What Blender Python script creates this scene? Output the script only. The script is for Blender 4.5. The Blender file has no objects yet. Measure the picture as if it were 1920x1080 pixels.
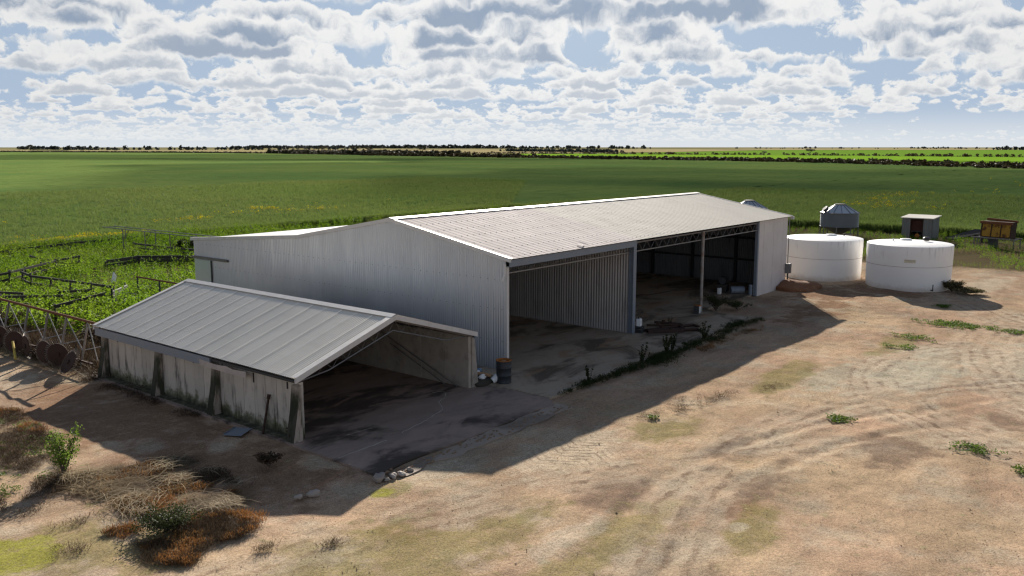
import bpy, math, random
import numpy as np
from mathutils import Vector, Matrix

random.seed(7); RNG = np.random.default_rng(11)
S = bpy.context.scene
COL = S.collection
R = math.radians

# ------------------------------------------------------------------ camera
# World frame: x runs along the big shed's front, y goes back into the shed, z up, metres.
cam_d = bpy.data.cameras.new('camera')
cam = bpy.data.objects.new('camera', cam_d); COL.objects.link(cam)
fw = Vector((0.76746, 0.6217, -0.15649)).normalized()
rt = fw.cross(Vector((0, 0, 1))).normalized(); up = rt.cross(fw)
cam.matrix_world = Matrix(((rt.x, up.x, -fw.x, -27.08), (rt.y, up.y, -fw.y, -22.23), (rt.z, up.z, -fw.z, 9.0), (0, 0, 0, 1)))
cam_d.sensor_width = 36.0; cam_d.lens = 31.27
cam_d.clip_start = 0.5; cam_d.clip_end = 60000
S.camera = cam
S.render.resolution_x = 1024; S.render.resolution_y = 576

# ------------------------------------------------------------------ exposure, sun, sky
S.view_settings.view_transform = 'Standard'; S.view_settings.look = 'None'
S.view_settings.gamma = 1.0; S.view_settings.use_curve_mapping = False
S.cycles.use_denoising = True; S.cycles.filter_width = 1.3
S.view_settings.exposure = 1.05
SUN = Vector((9.05, 6.7, 4.65)).normalized()          # towards the sun
sd = bpy.data.lights.new('sun', 'SUN'); sd.energy = 4.7; sd.angle = R(0.6); sd.color = (1.0, 0.92, 0.81)
so = bpy.data.objects.new('sun', sd); COL.objects.link(so)
so.rotation_euler = (-SUN).to_track_quat('-Z', 'Y').to_euler(); so.location = (60, 40, 60)


class G:
    """small helper around one node tree"""
    def __init__(s, tree):
        s.t = tree; s.N = tree.nodes; s.L = tree.links

    def put(s, sock, v):
        if v is None: return
        if isinstance(v, bpy.types.NodeSocket): s.L.new(v, sock)
        else:
            if sock.type == 'RGBA' and not isinstance(v, (int, float)) and len(v) == 3: v = (*v, 1)
            sock.default_value = v

    def n(s, typ, ins=None, **props):
        x = s.N.new(typ)
        for k, v in props.items(): setattr(x, k, v)
        for k, v in (ins or {}).items(): s.put(x.inputs[k], v)
        return x

    def m(s, op, a, b=None, c=None, clamp=False):
        x = s.n('ShaderNodeMath', operation=op, use_clamp=clamp)
        for i, v in enumerate((a, b, c)): s.put(x.inputs[i], v)
        return x.outputs[0]

    def vm(s, op, a, b=None, sc=None):
        x = s.n('ShaderNodeVectorMath', operation=op)
        s.put(x.inputs[0], a); s.put(x.inputs[1], b)
        if sc is not None: s.put(x.inputs['Scale'], sc)
        return x.outputs['Value'] if op in ('DOT_PRODUCT', 'LENGTH', 'DISTANCE') else x.outputs[0]

    def noise(s, vec, scale, detail=3, rough=.55, dist=0):
        x = s.n('ShaderNodeTexNoise'); s.put(x.inputs['Vector'], vec); s.put(x.inputs['Scale'], scale)
        x.inputs['Detail'].default_value = detail; x.inputs['Roughness'].default_value = rough
        x.inputs['Distortion'].default_value = dist
        return x.outputs['Fac']

    def rng(s, v, a, b, c=0., d=1., smooth=True):
        x = s.n('ShaderNodeMapRange', interpolation_type='SMOOTHSTEP' if smooth else 'LINEAR')
        for i, q in enumerate((v, a, b, c, d)): s.put(x.inputs[i], q)
        return x.outputs[0]

    def mix(s, f, a, b, blend='MIX'):
        x = s.n('ShaderNodeMix', data_type='RGBA', blend_type=blend)
        s.put(x.inputs[0], f); s.put(x.inputs[6], a); s.put(x.inputs[7], b)
        return x.outputs[2]

    def xyz(s, v):
        x = s.n('ShaderNodeSeparateXYZ'); s.put(x.inputs[0], v); return x.outputs

    def comb(s, a, b, c):
        x = s.n('ShaderNodeCombineXYZ')
        for i, v in enumerate((a, b, c)): s.put(x.inputs[i], v)
        return x.outputs[0]

    def pos(s): return s.n('ShaderNodeNewGeometry').outputs['Position']
    def island(s): return s.n('ShaderNodeNewGeometry').outputs['Random Per Island']
    def orand(s): return s.n('ShaderNodeObjectInfo').outputs['Random']

    def spot(s, px, py, cx, cy, rx, ry, wob=None):
        dx = s.m('MULTIPLY', s.m('SUBTRACT', px, cx), 1 / rx); dy = s.m('MULTIPLY', s.m('SUBTRACT', py, cy), 1 / ry)
        d = s.m('SQRT', s.m('ADD', s.m('MULTIPLY', dx, dx), s.m('MULTIPLY', dy, dy)))
        if wob is not None: d = s.m('ADD', d, wob)
        return s.rng(d, 1.25, .35)


world = bpy.data.worlds.new('World'); S.world = world; world.use_nodes = True


def build_sky():
    w = world.node_tree; w.nodes.clear(); g = G(w)
    sky = g.n('ShaderNodeTexSky', sky_type='NISHITA', sun_disc=False, sun_elevation=R(22.1),
              sun_rotation=math.atan2(SUN.x, SUN.y), altitude=100, air_density=1.0, dust_density=1.0, ozone_density=1.2)
    d = g.n('ShaderNodeTexCoord').outputs['Generated']
    x, y, z = g.xyz(d)
    el = g.m('MULTIPLY', g.m('ARCSINE', z), 57.2958)
    az = g.m('MULTIPLY', g.m('ARCTAN2', y, x), 57.2958)
    hor = g.vm('NORMALIZE', g.comb(x, y, 0))
    sunf = g.m('MAXIMUM', g.vm('DOT_PRODUCT', d, tuple(SUN)), 0)
    glow = g.m('MULTIPLY_ADD', g.m('POWER', sunf, 4.0), .22, .86)
    # where the cumulus field is thick (+) or open (-): azimuth, elevation, widths in degrees, strength
    cov = None
    for a0, e0, wa, we, k in CLOUD_BANKS:
        u = g.m('MULTIPLY', g.m('SUBTRACT', az, a0), 1 / wa); v = g.m('MULTIPLY', g.m('SUBTRACT', el, e0), 1 / we)
        q = g.m('EXPONENT', g.m('MULTIPLY', g.m('ADD', g.m('MULTIPLY', u, u), g.m('MULTIPLY', v, v)), -1.0))
        cov = g.m('MULTIPLY', q, k) if cov is None else g.m('MULTIPLY_ADD', q, k, cov)
    cov = g.m('SUBTRACT', cov, g.rng(el, 13, 32, 0, .27))
    warp = g.noise(g.vm('SCALE', d, None, 26.0), 1.0, 3, .55)
    grey = g.mix(g.rng(g.vm('DOT_PRODUCT', d, tuple(SUN)), -.2, .6), CLOUD_FRONTLIT, CLOUD_GREY)   # clouds opposite the sun are lit from the front
    T = None; Cacc = None
    rows = []
    e = .4
    while e < 55: rows.append(e); e *= 1.2 if e < 14 else 1.42
    for j, e in reversed(list(enumerate(rows))):        # nearest (highest) rows of cloud first
        s = e * min(.46, .27 + .03 * e) + .10; fl_ = max(1.15, 2.5 - .26 * e); so_ = max(.20, .38 - .03 * e)
        f = 57.2958 / s
        v = g.m('MULTIPLY', g.m('SUBTRACT', el, e), 1 / s)
        v = g.m('ADD', v, g.m('MULTIPLY', g.m('SUBTRACT', warp, .5), .8))
        P = g.vm('ADD', g.vm('SCALE', hor, None, f * .95), g.comb(0, 0, g.m('ADD', g.m('MULTIPLY', v, fl_), j * 7.31)))
        n = g.noise(P, 1.0, 8 if 2 < e < 15 else 5, .62)
        c = g.noise(g.vm('ADD', g.vm('SCALE', hor, None, f * .36), (j * 3.17, j * 5.71, j * 1.3)), 1.0, 2, .5)
        top = g.m('MULTIPLY', g.m('ADD', g.m('SUBTRACT', c, .40), cov), 4.6)
        top = g.m('MINIMUM', top, 1.25)
        nn = g.m('MULTIPLY', g.m('SUBTRACT', n, .5), 2.6)
        ins = g.m('ADD', g.m('SUBTRACT', top, v), nn)             # how deep inside the cloud's outline
        bot = g.m('ADD', v, g.m('MULTIPLY', nn, .28))
        a = g.m('MULTIPLY', g.rng(ins, 0.0, so_), g.rng(bot, -.10, .10))
        core = g.m('MULTIPLY', g.rng(ins, .25, 1.05), g.rng(bot, -.02, .14))
        core = g.m('MULTIPLY', core, g.rng(v, 1.1, .25, .25, 1))
        fade = .35 + .65 * min(1, e / 6.0)
        col = g.mix(g.m('MULTIPLY', core, (.98 if e > 4.5 else .82) * fade), CLOUD_WHITE, grey)
        a = g.m('MULTIPLY', a, .96 if e > 1.2 else .8)
        if T is None:
            Cacc = g.vm('SCALE', col, None, a); T = g.m('SUBTRACT', 1.0, a)
        else:
            Cacc = g.vm('ADD', Cacc, g.vm('SCALE', col, None, g.m('MULTIPLY', a, T)))
            T = g.m('MULTIPLY', T, g.m('SUBTRACT', 1.0, a))
    Cacc = g.vm('SCALE', Cacc, None, glow)
    clear = g.vm('MULTIPLY', sky.outputs[0], SKY_TINT)
    clear = g.mix(g.rng(el, 0., 22., .95, .25), clear, SKY_PALE)
    out = g.vm('ADD', Cacc, g.vm('SCALE', clear, None, T))
    out = g.mix(g.rng(el, 0., 2.8, .72, 0.), out, (10.2, 10.5, 10.6, 1))
    out = g.mix(g.rng(z, -.03, 0.0, 1, 0), out, (3.0, 2.8, 2.2, 1))
    bg = g.n('ShaderNodeBackground', {'Color': out, 'Strength': SKY_STRENGTH})
    o = g.n('ShaderNodeOutputWorld'); g.L.new(bg.outputs[0], o.inputs[0])


SKY_STRENGTH = 0.039
SKY_TINT = (.30, .385, .54)
SKY_PALE = (5.3, 6.7, 8.7, 1)
CLOUD_FRONTLIT = (9.0, 9.2, 9.6, 1)
CLOUD_WHITE = (10.6, 10.6, 10.5, 1); CLOUD_GREY = (3.6, 4.5, 5.9, 1)
CLOUD_BANKS = [
    # az, el, width az, width el, strength
    (65.5, 7.6, 5, 1.3, .16), (56.5, 6.4, 7, 1.2, .16), (42.5, 7.7, 4.5, 1.3, .15), (40.5, 5.9, 4.0, .9, .15),
    (29.0, 8.4, 6.5, 1.2, .2), (26.5, 5.7, 3.6, .9, .13), (12.0, 6.2, 5, 1.2, .12), (37.0, 8.6, 2.5, 1.2, .12),
    (50, 3.2, 14, 1.2, .08), (20, 3.2, 9, 1.0, .07), (37, 3.0, 2.5, .7, -.05),
    (64.5, 6.4, 2.6, .5, -.22), (34.6, 5.9, 2.2, 1.0, -.2), (24.0, 6.6, 1.5, .8, -.2), (21.8, 6.0, 2.6, 1.0, -.22),
    (50.5, 9.1, 4, .6, -.2), (39.0, 4.4, 1.2, .5, -.14), (13, 1.4, 6, 1.1, -.3), (28, 4.6, 3.2, .5, -.1),
]
build_sky()

# ------------------------------------------------------------------ materials


def mat(name):
    m = bpy.data.materials.new(name); m.use_nodes = True
    m.node_tree.nodes.clear()
    g = G(m.node_tree); o = g.n('ShaderNodeOutputMaterial')
    return m, g, o


def finish(g, o, col, rough=.7, metal=0., bump=None, bstr=.3, bdist=.02, spec=.5, trans=None):
    p = g.n('ShaderNodeBsdfPrincipled')
    g.put(p.inputs['Base Color'], col); g.put(p.inputs['Roughness'], rough); g.put(p.inputs['Metallic'], metal)
    p.inputs['Specular IOR Level'].default_value = spec
    if bump is not None:
        b = g.n('ShaderNodeBump', {'Height': bump, 'Strength': bstr, 'Distance': bdist})
        g.L.new(b.outputs[0], p.inputs['Normal'])
    g.L.new(p.outputs[0], o.inputs[0])
    return p


def simple(name, col, rough=.6, metal=0., var=.25, scale=6., spec=.4, rnd=.0, dirt=None, dirt_amt=.4, dirt_scale=3., bstr=.15):
    m, g, o = mat(name)
    p = g.n('ShaderNodeTexCoord').outputs['Object']
    n = g.noise(p, scale, 5, .6)
    c = g.mix(n, tuple(v * (1 - var) for v in col), tuple(min(1, v * (1 + var)) for v in col))
    if dirt is not None:
        c = g.mix(g.m('MULTIPLY', g.rng(g.noise(p, dirt_scale, 6, .65), .48, .68), dirt_amt), c, dirt)
    if rnd:
        k = g.m('MULTIPLY_ADD', g.orand(), rnd, 1 - rnd / 2)
        c = g.vm('SCALE', c, None, k)
    finish(g, o, c, g.rng(n, .2, .8, rough - .08, rough + .08), metal, g.noise(p, scale * 5, 4), bstr, .01, spec)
    return m


def sheet_metal(name, col, rough, metal, rnd=.1, stain=(.2, .17, .14), stain_amt=.25, spec=.5, streak=(1, 1, 1)):
    """weathered roll-formed steel: streaks along the fall, tint differing from sheet to sheet"""
    m, g, o = mat(name)
    p = g.pos()
    big = g.noise(p, .5, 4, .6); st = g.noise(g.vm('MULTIPLY', p, streak), 2.2, 5, .65); f = g.noise(p, 14, 3)
    c = g.mix(big, tuple(v * .86 for v in col), tuple(min(1, v * 1.1) for v in col))
    c = g.mix(g.m('MULTIPLY', g.rng(st, .5, .75), stain_amt), c, stain)
    c = g.vm('SCALE', c, None, g.m('MULTIPLY_ADD', g.orand(), rnd, 1 - rnd / 2))
    rr = g.m('ADD', g.rng(st, .3, .7, rough - .03, rough + .05), g.m('MULTIPLY', g.m('SUBTRACT', f, .5), .1))
    finish(g, o, c, rr, metal, g.m('ADD', g.m('MULTIPLY', g.noise(p, 1.3, 2), .8), g.m('MULTIPLY', f, .05)), .06, .02, spec)
    return m


def leaf_mat(name, cols, trans=.45, big=.12, rough=.6, patch=None):
    m, g, o = mat(name)
    p = g.pos(); r = g.island()
    c = g.mix(r, cols[0], cols[1])
    c = g.mix(g.rng(g.noise(p, big, 4, .6), .38, .64), c, cols[2], 'MIX') if len(cols) > 2 else c
    c = g.vm('SCALE', c, None, g.rng(g.noise(p, .9, 3), .25, .75, .72, 1.25))
    d = g.n('ShaderNodeBsdfPrincipled', {'Base Color': c, 'Roughness': rough, 'Specular IOR Level': .08})
    t = g.n('ShaderNodeBsdfTranslucent', {'Color': g.mix(.5, c, (c_mul(cols[1], 1.5)))})
    mx = g.n('ShaderNodeMixShader', {'Fac': trans}); g.L.new(d.outputs[0], mx.inputs[1]); g.L.new(t.outputs[0], mx.inputs[2])
    g.L.new(mx.outputs[0], o.inputs[0])
    return m


def c_mul(c, k): return (min(1, c[0] * k), min(1, c[1] * k), min(1, c[2] * k), 1)


def ground_mat():
    m, g, o = mat('yard_soil')
    p = g.pos(); x, y, z = g.xyz(p)
    n1 = g.noise(p, .16, 5, .6); n2 = g.noise(p, .5, 6, .62); n3 = g.noise(p, 2.3, 7, .66); n4 = g.noise(p, 11, 6, .7); n5 = g.noise(p, 26, 4, .75)
    wob = g.m('MULTIPLY', g.m('SUBTRACT', n2, .5), 3.4)
    wob = g.m('ADD', wob, g.m('MULTIPLY', g.m('SUBTRACT', n3, .5), .8))
    tan, pink, gry, dk = (.41, .30, .195), (.405, .275, .19), (.40, .335, .25), (.18, .125, .085)
    c = g.mix(g.rng(n1, .35, .65), tan, pink)
    c = g.mix(g.m('MULTIPLY', g.rng(n2, .46, .68), .75), c, gry)
    c = g.vm('SCALE', c, None, g.rng(g.noise(g.vm('MULTIPLY', p, (.6, 1.3, 1)), .33, 4, .6, .5),   .34, .66, .87, 1.20))
    c = g.mix(g.m('MULTIPLY', g.rng(n3, .54, .74), .42), c, dk)

    def blot(c, lst, col, amt):
        acc = None
        for s in lst:
            q = g.spot(x, y, *s, wob)
            acc = q if acc is None else g.m('MAXIMUM', acc, q)
        acc = g.rng(g.m('ADD', acc, g.m('ADD', g.m('MULTIPLY', g.m('SUBTRACT', n3, .5), 2.6), g.m('MULTIPLY', g.m('SUBTRACT', n4, .5), .9))), .2, 1.05)
        return g.mix(g.m('MULTIPLY', acc, amt), c, col)
    # packed pale earth, red soil along the lane and by the mound, algae, dark wet stains
    c = blot(c, [(-6.0, -7.6, 3.0, 1.6), (-9.6, -5.6, 2.2, .8), (10.5, -12.4, 7, 2.2), (15, -15.5, 5, 2.5), (38, -10, 5, 1.5)], (.52, .44, .33), .75)
    c = blot(c, [(11, -13.0, 6, 1.7), (16, -17, 5, 2), (7.5, -10.5, 3, 1.0)], (.40, .39, .31), .55)
    c = blot(c, [(-13.0, 7, 2.6, 10), (-12.6, -7.6, 1.3, .9), (-7.3, -13.3, 1.2, .6), (28, -2.8, 4.5, 2.4), (-13.0, -1, 2.2, 4), (31, -6, 3.5, 4), (22, -4.5, 5, 1.6)], (.235, .142, .09), .85)
    c = blot(c, [(-7.8, -10.3, 1.7, 1.0), (.5, -15, 2.2, 1.4), (-4.5, -13, 1.8, .8), (5.5, -17, 2.5, 1.0), (-2, -10.9, 2, .7)], (.195, .14, .105), .8)
    c = blot(c, [(-13.4, -9.2, 3.2, 1.5), (-11.0, -9.5, 1.6, .8), (-2.4, -8.6, 2.2, 1.0), (-8.0, -14.0, 2.0, .8), (-18.4, -2.6, 2.6, 2.6), (-15.2, -7.6, 2.6, 1.8), (-10.5, -12, 4, .9),
                 (-11.6, -5.5, .9, .6), (6.5, -9.0, 3, .9), (15.5, -10.6, 3, .9)], (.215, .19, .075), .68)
    c = blot(c, [(-19.8, -2.0, 1.3, 1.8), (-11.9, -5.4, .55, .4)], (.29, .29, .05), .8)
    c = blot(c, [(-8.05, -13.75, .4, .3), (-11.2, -10.9, 1.6, .5)], (.52, .46, .37), .45)
    # wheel tracks: rings and long curves where trucks have turned
    for cx, cy, rad, wd, amt in ((11, -21, 9.2, 1.9, .8), (13, -24, 8.0, 1.6, .7), (-2, -32, 20.6, 1.5, .75), (20, -34, 20.3, 1.8, .65), (-22, -40, 34, 1.2, .7), (60, -60, 58, 2.2, .75), (-40, 30, 31.5, 1.2, .6)):
        dd = g.m('ADD', g.vm('DISTANCE', g.comb(x, y, 0), (cx, cy, 0)), g.m('MULTIPLY', g.m('SUBTRACT', n2, .5), .9))
        band = g.m('MULTIPLY', g.rng(g.m('ABSOLUTE', g.m('SUBTRACT', dd, rad)), wd, wd * .5), g.rng(g.noise(p, .35, 3), .36, .55))
        line = g.m('MULTIPLY', g.rng(g.m('SINE', g.m('MULTIPLY', dd, 11.0)), -.1, .9), g.rng(n3, .38, .6))
        c = g.mix(g.m('MULTIPLY', g.m('MULTIPLY', band, line), amt), c, (.23, .165, .12))
        c = g.mix(g.m('MULTIPLY', g.m('MULTIPLY', band, g.m('SUBTRACT', 1., line)), amt * .5), c, (.46, .39, .30))
    # tread marks left by a tractor near the slab corner
    tr = g.m('MULTIPLY', g.spot(x, y, -5.9, -7.8, 1.9, 1.2, wob), g.rng(n3, .36, .58))
    saw = g.m('SINE', g.m('MULTIPLY_ADD', g.m('ADD', x, g.m('MULTIPLY', g.m('ABSOLUTE', g.m('SUBTRACT', g.m('FRACT', g.m('MULTIPLY', y, .55)), .5)), 1.3)), 21.0, g.m('MULTIPLY', n3, 6.0)))
    c = g.mix(g.m('MULTIPLY', g.m('MULTIPLY', tr, g.rng(saw, .1, .8)), .75), c, (.22, .16, .125))
    c = g.vm('SCALE', c, None, g.rng(g.noise(g.vm('MULTIPLY', p, (.55, 1.5, 1)), 1.1, 7, .7), .3, .7, .88, 1.10))
    c = g.vm('SCALE', c, None, g.rng(n5, .36, .64, .66, 1.30))
    c = g.vm('SCALE', c, None, g.rng(n4, .37, .63, .74, 1.22))
    # pebbles and grit
    c = g.mix(g.m('MULTIPLY', g.rng(n4, .55, .64), .5), c, (.13, .095, .075))
    c = g.mix(g.m('MULTIPLY', g.rng(n4, .44, .32), .35), c, (.53, .45, .35))
    c = g.mix(g.m('MULTIPLY', g.rng(n5, .54, .64), .5), c, (.12, .09, .07))
    # soil under weeds and far scrub
    wx = g.m('MULTIPLY', g.rng(g.m('ADD', y, g.m('MULTIPLY', wob, 2)), 21, 25), 1.0)
    wl = g.m('MULTIPLY', g.rng(x, -4, -6.5), g.rng(y, 13.5, 15.5))
    wl = g.m('MULTIPLY', wl, g.rng(g.m('ADD', x, g.m('MULTIPLY', wob, .6)), -12.2, -10.8))
    wr = g.rng(g.m('ADD', g.m('ADD', x, g.m('MULTIPLY', y, .08)), g.m('MULTIPLY', wob, 1.2)), 44.5, 47)
    wm = g.m('MAXIMUM', g.m('MAXIMUM', wx, wr), wl)
    c = g.mix(g.m('MULTIPLY', wm, .9), c, g.mix(n3, (.055, .05, .028), (.12, .10, .05)))
    far = g.rng(g.vm('LENGTH', g.comb(x, y, 0)), 250, 400)
    fn = g.noise(p, .004, 4); fs = g.noise(g.vm('MULTIPLY', p, (.0006, .0022, 1)), 1, 5)
    c = g.mix(far, c, g.mix(g.rng(fs, .42, .58), (.27, .235, .12), (.11, .115, .06)))
    h = g.m('ADD', g.m('MULTIPLY', n3, .7), g.m('ADD', g.m('MULTIPLY', n4, .35), g.m('MULTIPLY', n5, .12)))
    finish(g, o, c, 1, 0, h, .7, .05, 0)
    return m


def slab_mat(name, cols, dark, dirt, damt):
    m, g, o = mat(name)
    p = g.pos(); x, y, z = g.xyz(p)
    q = g.vm('MULTIPLY', p, (.5, 1.0, 1))
    n1 = g.noise(q, .5, 5, .62, .6); n2 = g.noise(q, 1.6, 7, .68, .4); n3 = g.noise(p, 9, 6, .7); n4 = g.noise(p, 40, 4, .7)
    c = g.mix(n2, cols[0], cols[1])
    c = g.mix(g.m('MULTIPLY', g.rng(n1, .46, .62), damt), c, dark)
    c = g.mix(g.m('MULTIPLY', g.rng(g.noise(q, .8, 6, .65, .8), .52, .66), .7), c, dirt)
    c = g.mix(g.m('MULTIPLY', g.rng(n3, .6, .74), .5), c, c_mul(dark, .6))
    c = g.mix(g.m('MULTIPLY', g.rng(n4, .66, .76), .5), c, (.45, .4, .36))
    finish(g, o, c, .82, 0, g.m('ADD', n3, g.m('MULTIPLY', n4, .3)), .25, .02, .3)
    return m


def concrete_panel_mat():
    m, g, o = mat('stained_concrete')
    p = g.pos(); x, y, z = g.xyz(p)
    st = g.noise(g.vm('MULTIPLY', p, (3.2, 3.2, .45)), 1.2, 6, .65); n2 = g.noise(p, 3, 6, .65); n3 = g.noise(p, 22, 4, .7)
    c = g.mix(n2, (.42, .38, .335), (.53, .49, .43))
    c = g.vm('SCALE', c, None, g.m('MULTIPLY_ADD', g.orand(), .22, .9))
    zz = g.m('ADD', z, g.m('MULTIPLY', g.m('SUBTRACT', n2, .5), 1.2))
    c = g.mix(g.m('MULTIPLY', g.rng(st, .5, .68), g.rng(zz, 1.7, .5, .25, .9)), c, (.075, .07, .065))
    c = g.mix(g.m('MULTIPLY', g.rng(zz, .55, .2), .75), c, g.mix(st, (.03, .035, .012), (.10, .115, .02)))
    c = g.mix(g.m('MULTIPLY', g.rng(zz, .35, -.1), .85), c, (.03, .03, .02))
    c = g.mix(g.m('MULTIPLY', g.rng(n3, .6, .75), .35), c, (.16, .14, .12))
    finish(g, o, c, .88, 0, g.m('ADD', n2, g.m('MULTIPLY', n3, .4)), .35, .02, .25)
    return m


def buttress_mat():
    m, g, o = mat('mossy_concrete')
    p = g.pos(); x, y, z = g.xyz(p)
    n2 = g.noise(p, 3.5, 6, .65); st = g.noise(g.vm('MULTIPLY', p, (2, 2, .5)), 1.6, 6, .65)
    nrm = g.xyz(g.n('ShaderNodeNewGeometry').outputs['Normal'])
    c = g.mix(n2, (.34, .285, .24), (.46, .39, .33))
    c = g.mix(g.m('MULTIPLY', g.rng(st, .40, .60), g.rng(z, 1.8, 1.2, .2, .95)), c, (.045, .05, .03))
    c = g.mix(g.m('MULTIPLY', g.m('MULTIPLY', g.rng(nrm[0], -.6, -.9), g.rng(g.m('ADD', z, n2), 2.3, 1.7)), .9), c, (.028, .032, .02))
    finish(g, o, c, .9, 0, n2, .4, .03, .2)
    return m


def rust_mat(name, a=(.09, .035, .018), b=(.21, .085, .035), paint=None, amt=.5):
    m, g, o = mat(name)
    p = g.n('ShaderNodeTexCoord').outputs['Object']
    n = g.noise(p, 5, 7, .68); n2 = g.noise(p, 1.7, 5, .6)
    c = g.mix(n, a, b)
    if paint: c = g.mix(g.rng(n2, amt - .06, amt + .06), paint, c)
    finish(g, o, c, .85, .0, n, .4, .01, .3)
    return m


def crop_mat():
    m, g, o = mat('cereal_crop')
    p = g.pos()
    n1 = g.noise(p, .018, 4, .55); n2 = g.noise(g.vm('MULTIPLY', p, (.35, 1.2, 1)), .35, 6, .62); n3 = g.noise(p, 2.2, 5, .7)
    c = g.mix(g.rng(n1, .35, .65), (.122, .196, .058), (.165, .224, .064))
    c = g.mix(g.m('MULTIPLY', g.rng(n2, .45, .7), .6), c, (.09, .148, .044))
    c = g.mix(g.m('MULTIPLY', g.rng(n3, .5, .72), .4), c, (.20, .235, .08))
    d = g.n('ShaderNodeBsdfDiffuse', {'Color': c})
    b = g.n('ShaderNodeBump', {'Height': g.m('ADD', n3, g.m('MULTIPLY', n2, .6)), 'Strength': .5, 'Distance': .2}); g.L.new(b.outputs[0], d.inputs['Normal'])
    g.L.new(d.outputs[0], o.inputs[0])
    return m


def flat_field(name, a, b, sc=.01):
    m, g, o = mat(name)
    p = g.pos()
    c = g.mix(g.noise(g.vm('MULTIPLY', p, (.5, 1, 1)), sc, 5, .6), a, b)
    c = g.vm('SCALE', c, None, g.rng(g.noise(p, sc * 14, 4), .3, .7, .85, 1.15))
    finish(g, o, c, 1, 0, None, spec=0)
    return m


def tank_mat():
    m, g, o = mat('white_poly')
    p = g.n('ShaderNodeTexCoord').outputs['Object']; x, y, z = g.xyz(p)
    st = g.noise(g.vm('MULTIPLY', p, (2.2, 2.2, .25)), 2.2, 5, .62)
    c = g.mix(g.noise(p, 1.2, 4), (.87, .86, .84), (.92, .91, .895))
    c = g.mix(g.m('MULTIPLY', g.m('MULTIPLY', g.rng(st, .54, .72), g.rng(z, 1.6, 2.6)), .34), c, (.33, .31, .29))
    c = g.mix(g.m('MULTIPLY', g.rng(g.m('ADD', z, g.m('MULTIPLY', g.noise(p, 3, 4), .5)), .7, .15), .6), c, (.50, .39, .29))
    finish(g, o, c, .5, 0, g.noise(p, 2.0, 2), .06, .05, .4)
    return m


M = {}
M['soil'] = ground_mat()
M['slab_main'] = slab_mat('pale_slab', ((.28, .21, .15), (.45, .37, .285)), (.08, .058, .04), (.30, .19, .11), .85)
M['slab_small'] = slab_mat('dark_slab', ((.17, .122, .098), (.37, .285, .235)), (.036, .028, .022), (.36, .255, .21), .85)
M['gravel'] = slab_mat('gravel_strip', ((.24, .19, .15), (.42, .345, .28)), (.12, .09, .07), (.36, .28, .22), .6)
M['panel'] = concrete_panel_mat(); M['panel_dry'] = simple('dry_concrete', (.36, .32, .275), .9, 0, .22, 3, rnd=.2, dirt=(.16, .14, .12), dirt_amt=.5, dirt_scale=1.6); M['buttress'] = buttress_mat()
M['roof_grey'] = sheet_metal('galvanised_roof', (.84, .775, .67), .72, .0, .06, (.60, .53, .43), .25, .2, streak=(1, .25, 1))
M['roof_pink'] = sheet_metal('faded_roof', (.50, .45, .435), .85, .0, .06, (.43, .385, .37), .3, .04, streak=(1, .25, 1))
M['roof_pale'] = sheet_metal('pale_roof', (.50, .475, .43), .85, .0, .05, (.43, .40, .36), .3, .04, streak=(1, .25, 1))
M['roof_white'] = sheet_metal('bright_roof', (.72, .71, .69), .42, .2, .05, (.5, .48, .45), .25, streak=(1, .3, 1))
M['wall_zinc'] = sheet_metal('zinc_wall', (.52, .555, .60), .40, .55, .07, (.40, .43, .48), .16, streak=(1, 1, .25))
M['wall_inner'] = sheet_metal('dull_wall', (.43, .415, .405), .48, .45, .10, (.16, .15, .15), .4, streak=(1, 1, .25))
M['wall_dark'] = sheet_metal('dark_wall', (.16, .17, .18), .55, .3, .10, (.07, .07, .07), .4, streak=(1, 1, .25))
M['wall_white'] = sheet_metal('painted_wall', (.66, .62, .60), .55, .0, .03, (.48, .41, .38), .30, streak=(1, 1, .4))
M['flash'] = simple('white_flashing', (.62, .60, .58), .5, 0, .08, 2, dirt=(.45, .40, .35), dirt_amt=.3)
M['patch'] = simple('worn_pale_paint', (.46, .405, .375), .6, 0, .12, 3, dirt=(.28, .24, .22), dirt_amt=.4)
M['bluegrey'] = simple('bluegrey_paint', (.20, .235, .285), .5, .1, .12, 2, dirt=(.33, .30, .28), dirt_amt=.25)
M['steel'] = simple('dull_steel', (.20, .19, .185), .55, .5, .2, 4, dirt=(.16, .08, .05), dirt_amt=.5)
M['steel_dark'] = simple('dark_steel', (.05, .055, .06), .6, .4, .2, 4)
M['galv'] = simple('galvanised_pipe', (.22, .22, .22), .5, .6, .15, 6, dirt=(.22, .13, .09), dirt_amt=.3)
M['pole'] = simple('rusty_pole_paint', (.30, .29, .28), .55, .2, .15, 3, dirt=(.20, .10, .045), dirt_amt=.7)
M['poly'] = tank_mat()
M['black'] = simple('black_plastic', (.018, .018, .02), .45, 0, .2)
M['white_plastic'] = simple('white_plastic', (.72, .73, .74), .45, 0, .06, 3)
M['blue_plastic'] = simple('blue_plastic', (.16, .25, .36), .5, 0, .15, 3)
M['drum_paint'] = simple('black_drum_paint', (.030, .036, .044), .5, .2, .3, 4, dirt=(.07, .045, .035), dirt_amt=.5)
M['rust'] = rust_mat('rust'); M['rust_dark'] = rust_mat('dark_rust', (.022, .015, .013), (.075, .038, .026))
M['rust_bright'] = rust_mat('orange_rust', (.22, .075, .018), (.50, .20, .05))
M['yellow_paint'] = rust_mat('worn_yellow_paint', (.07, .035, .015), (.14, .06, .02), (.34, .19, .03), .56)
M['yellow_rod'] = rust_mat('yellow_rod', (.10, .05, .02), (.16, .08, .03), (.48, .36, .07), .62)
M['cardboard'] = simple('cardboard', (.36, .22, .12), .85, 0, .15, 4)
M['silo'] = sheet_metal('silo_steel', (.21, .225, .24), .45, .6, .06, (.17, .18, .19), .3, streak=(1, 1, .3))
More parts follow.
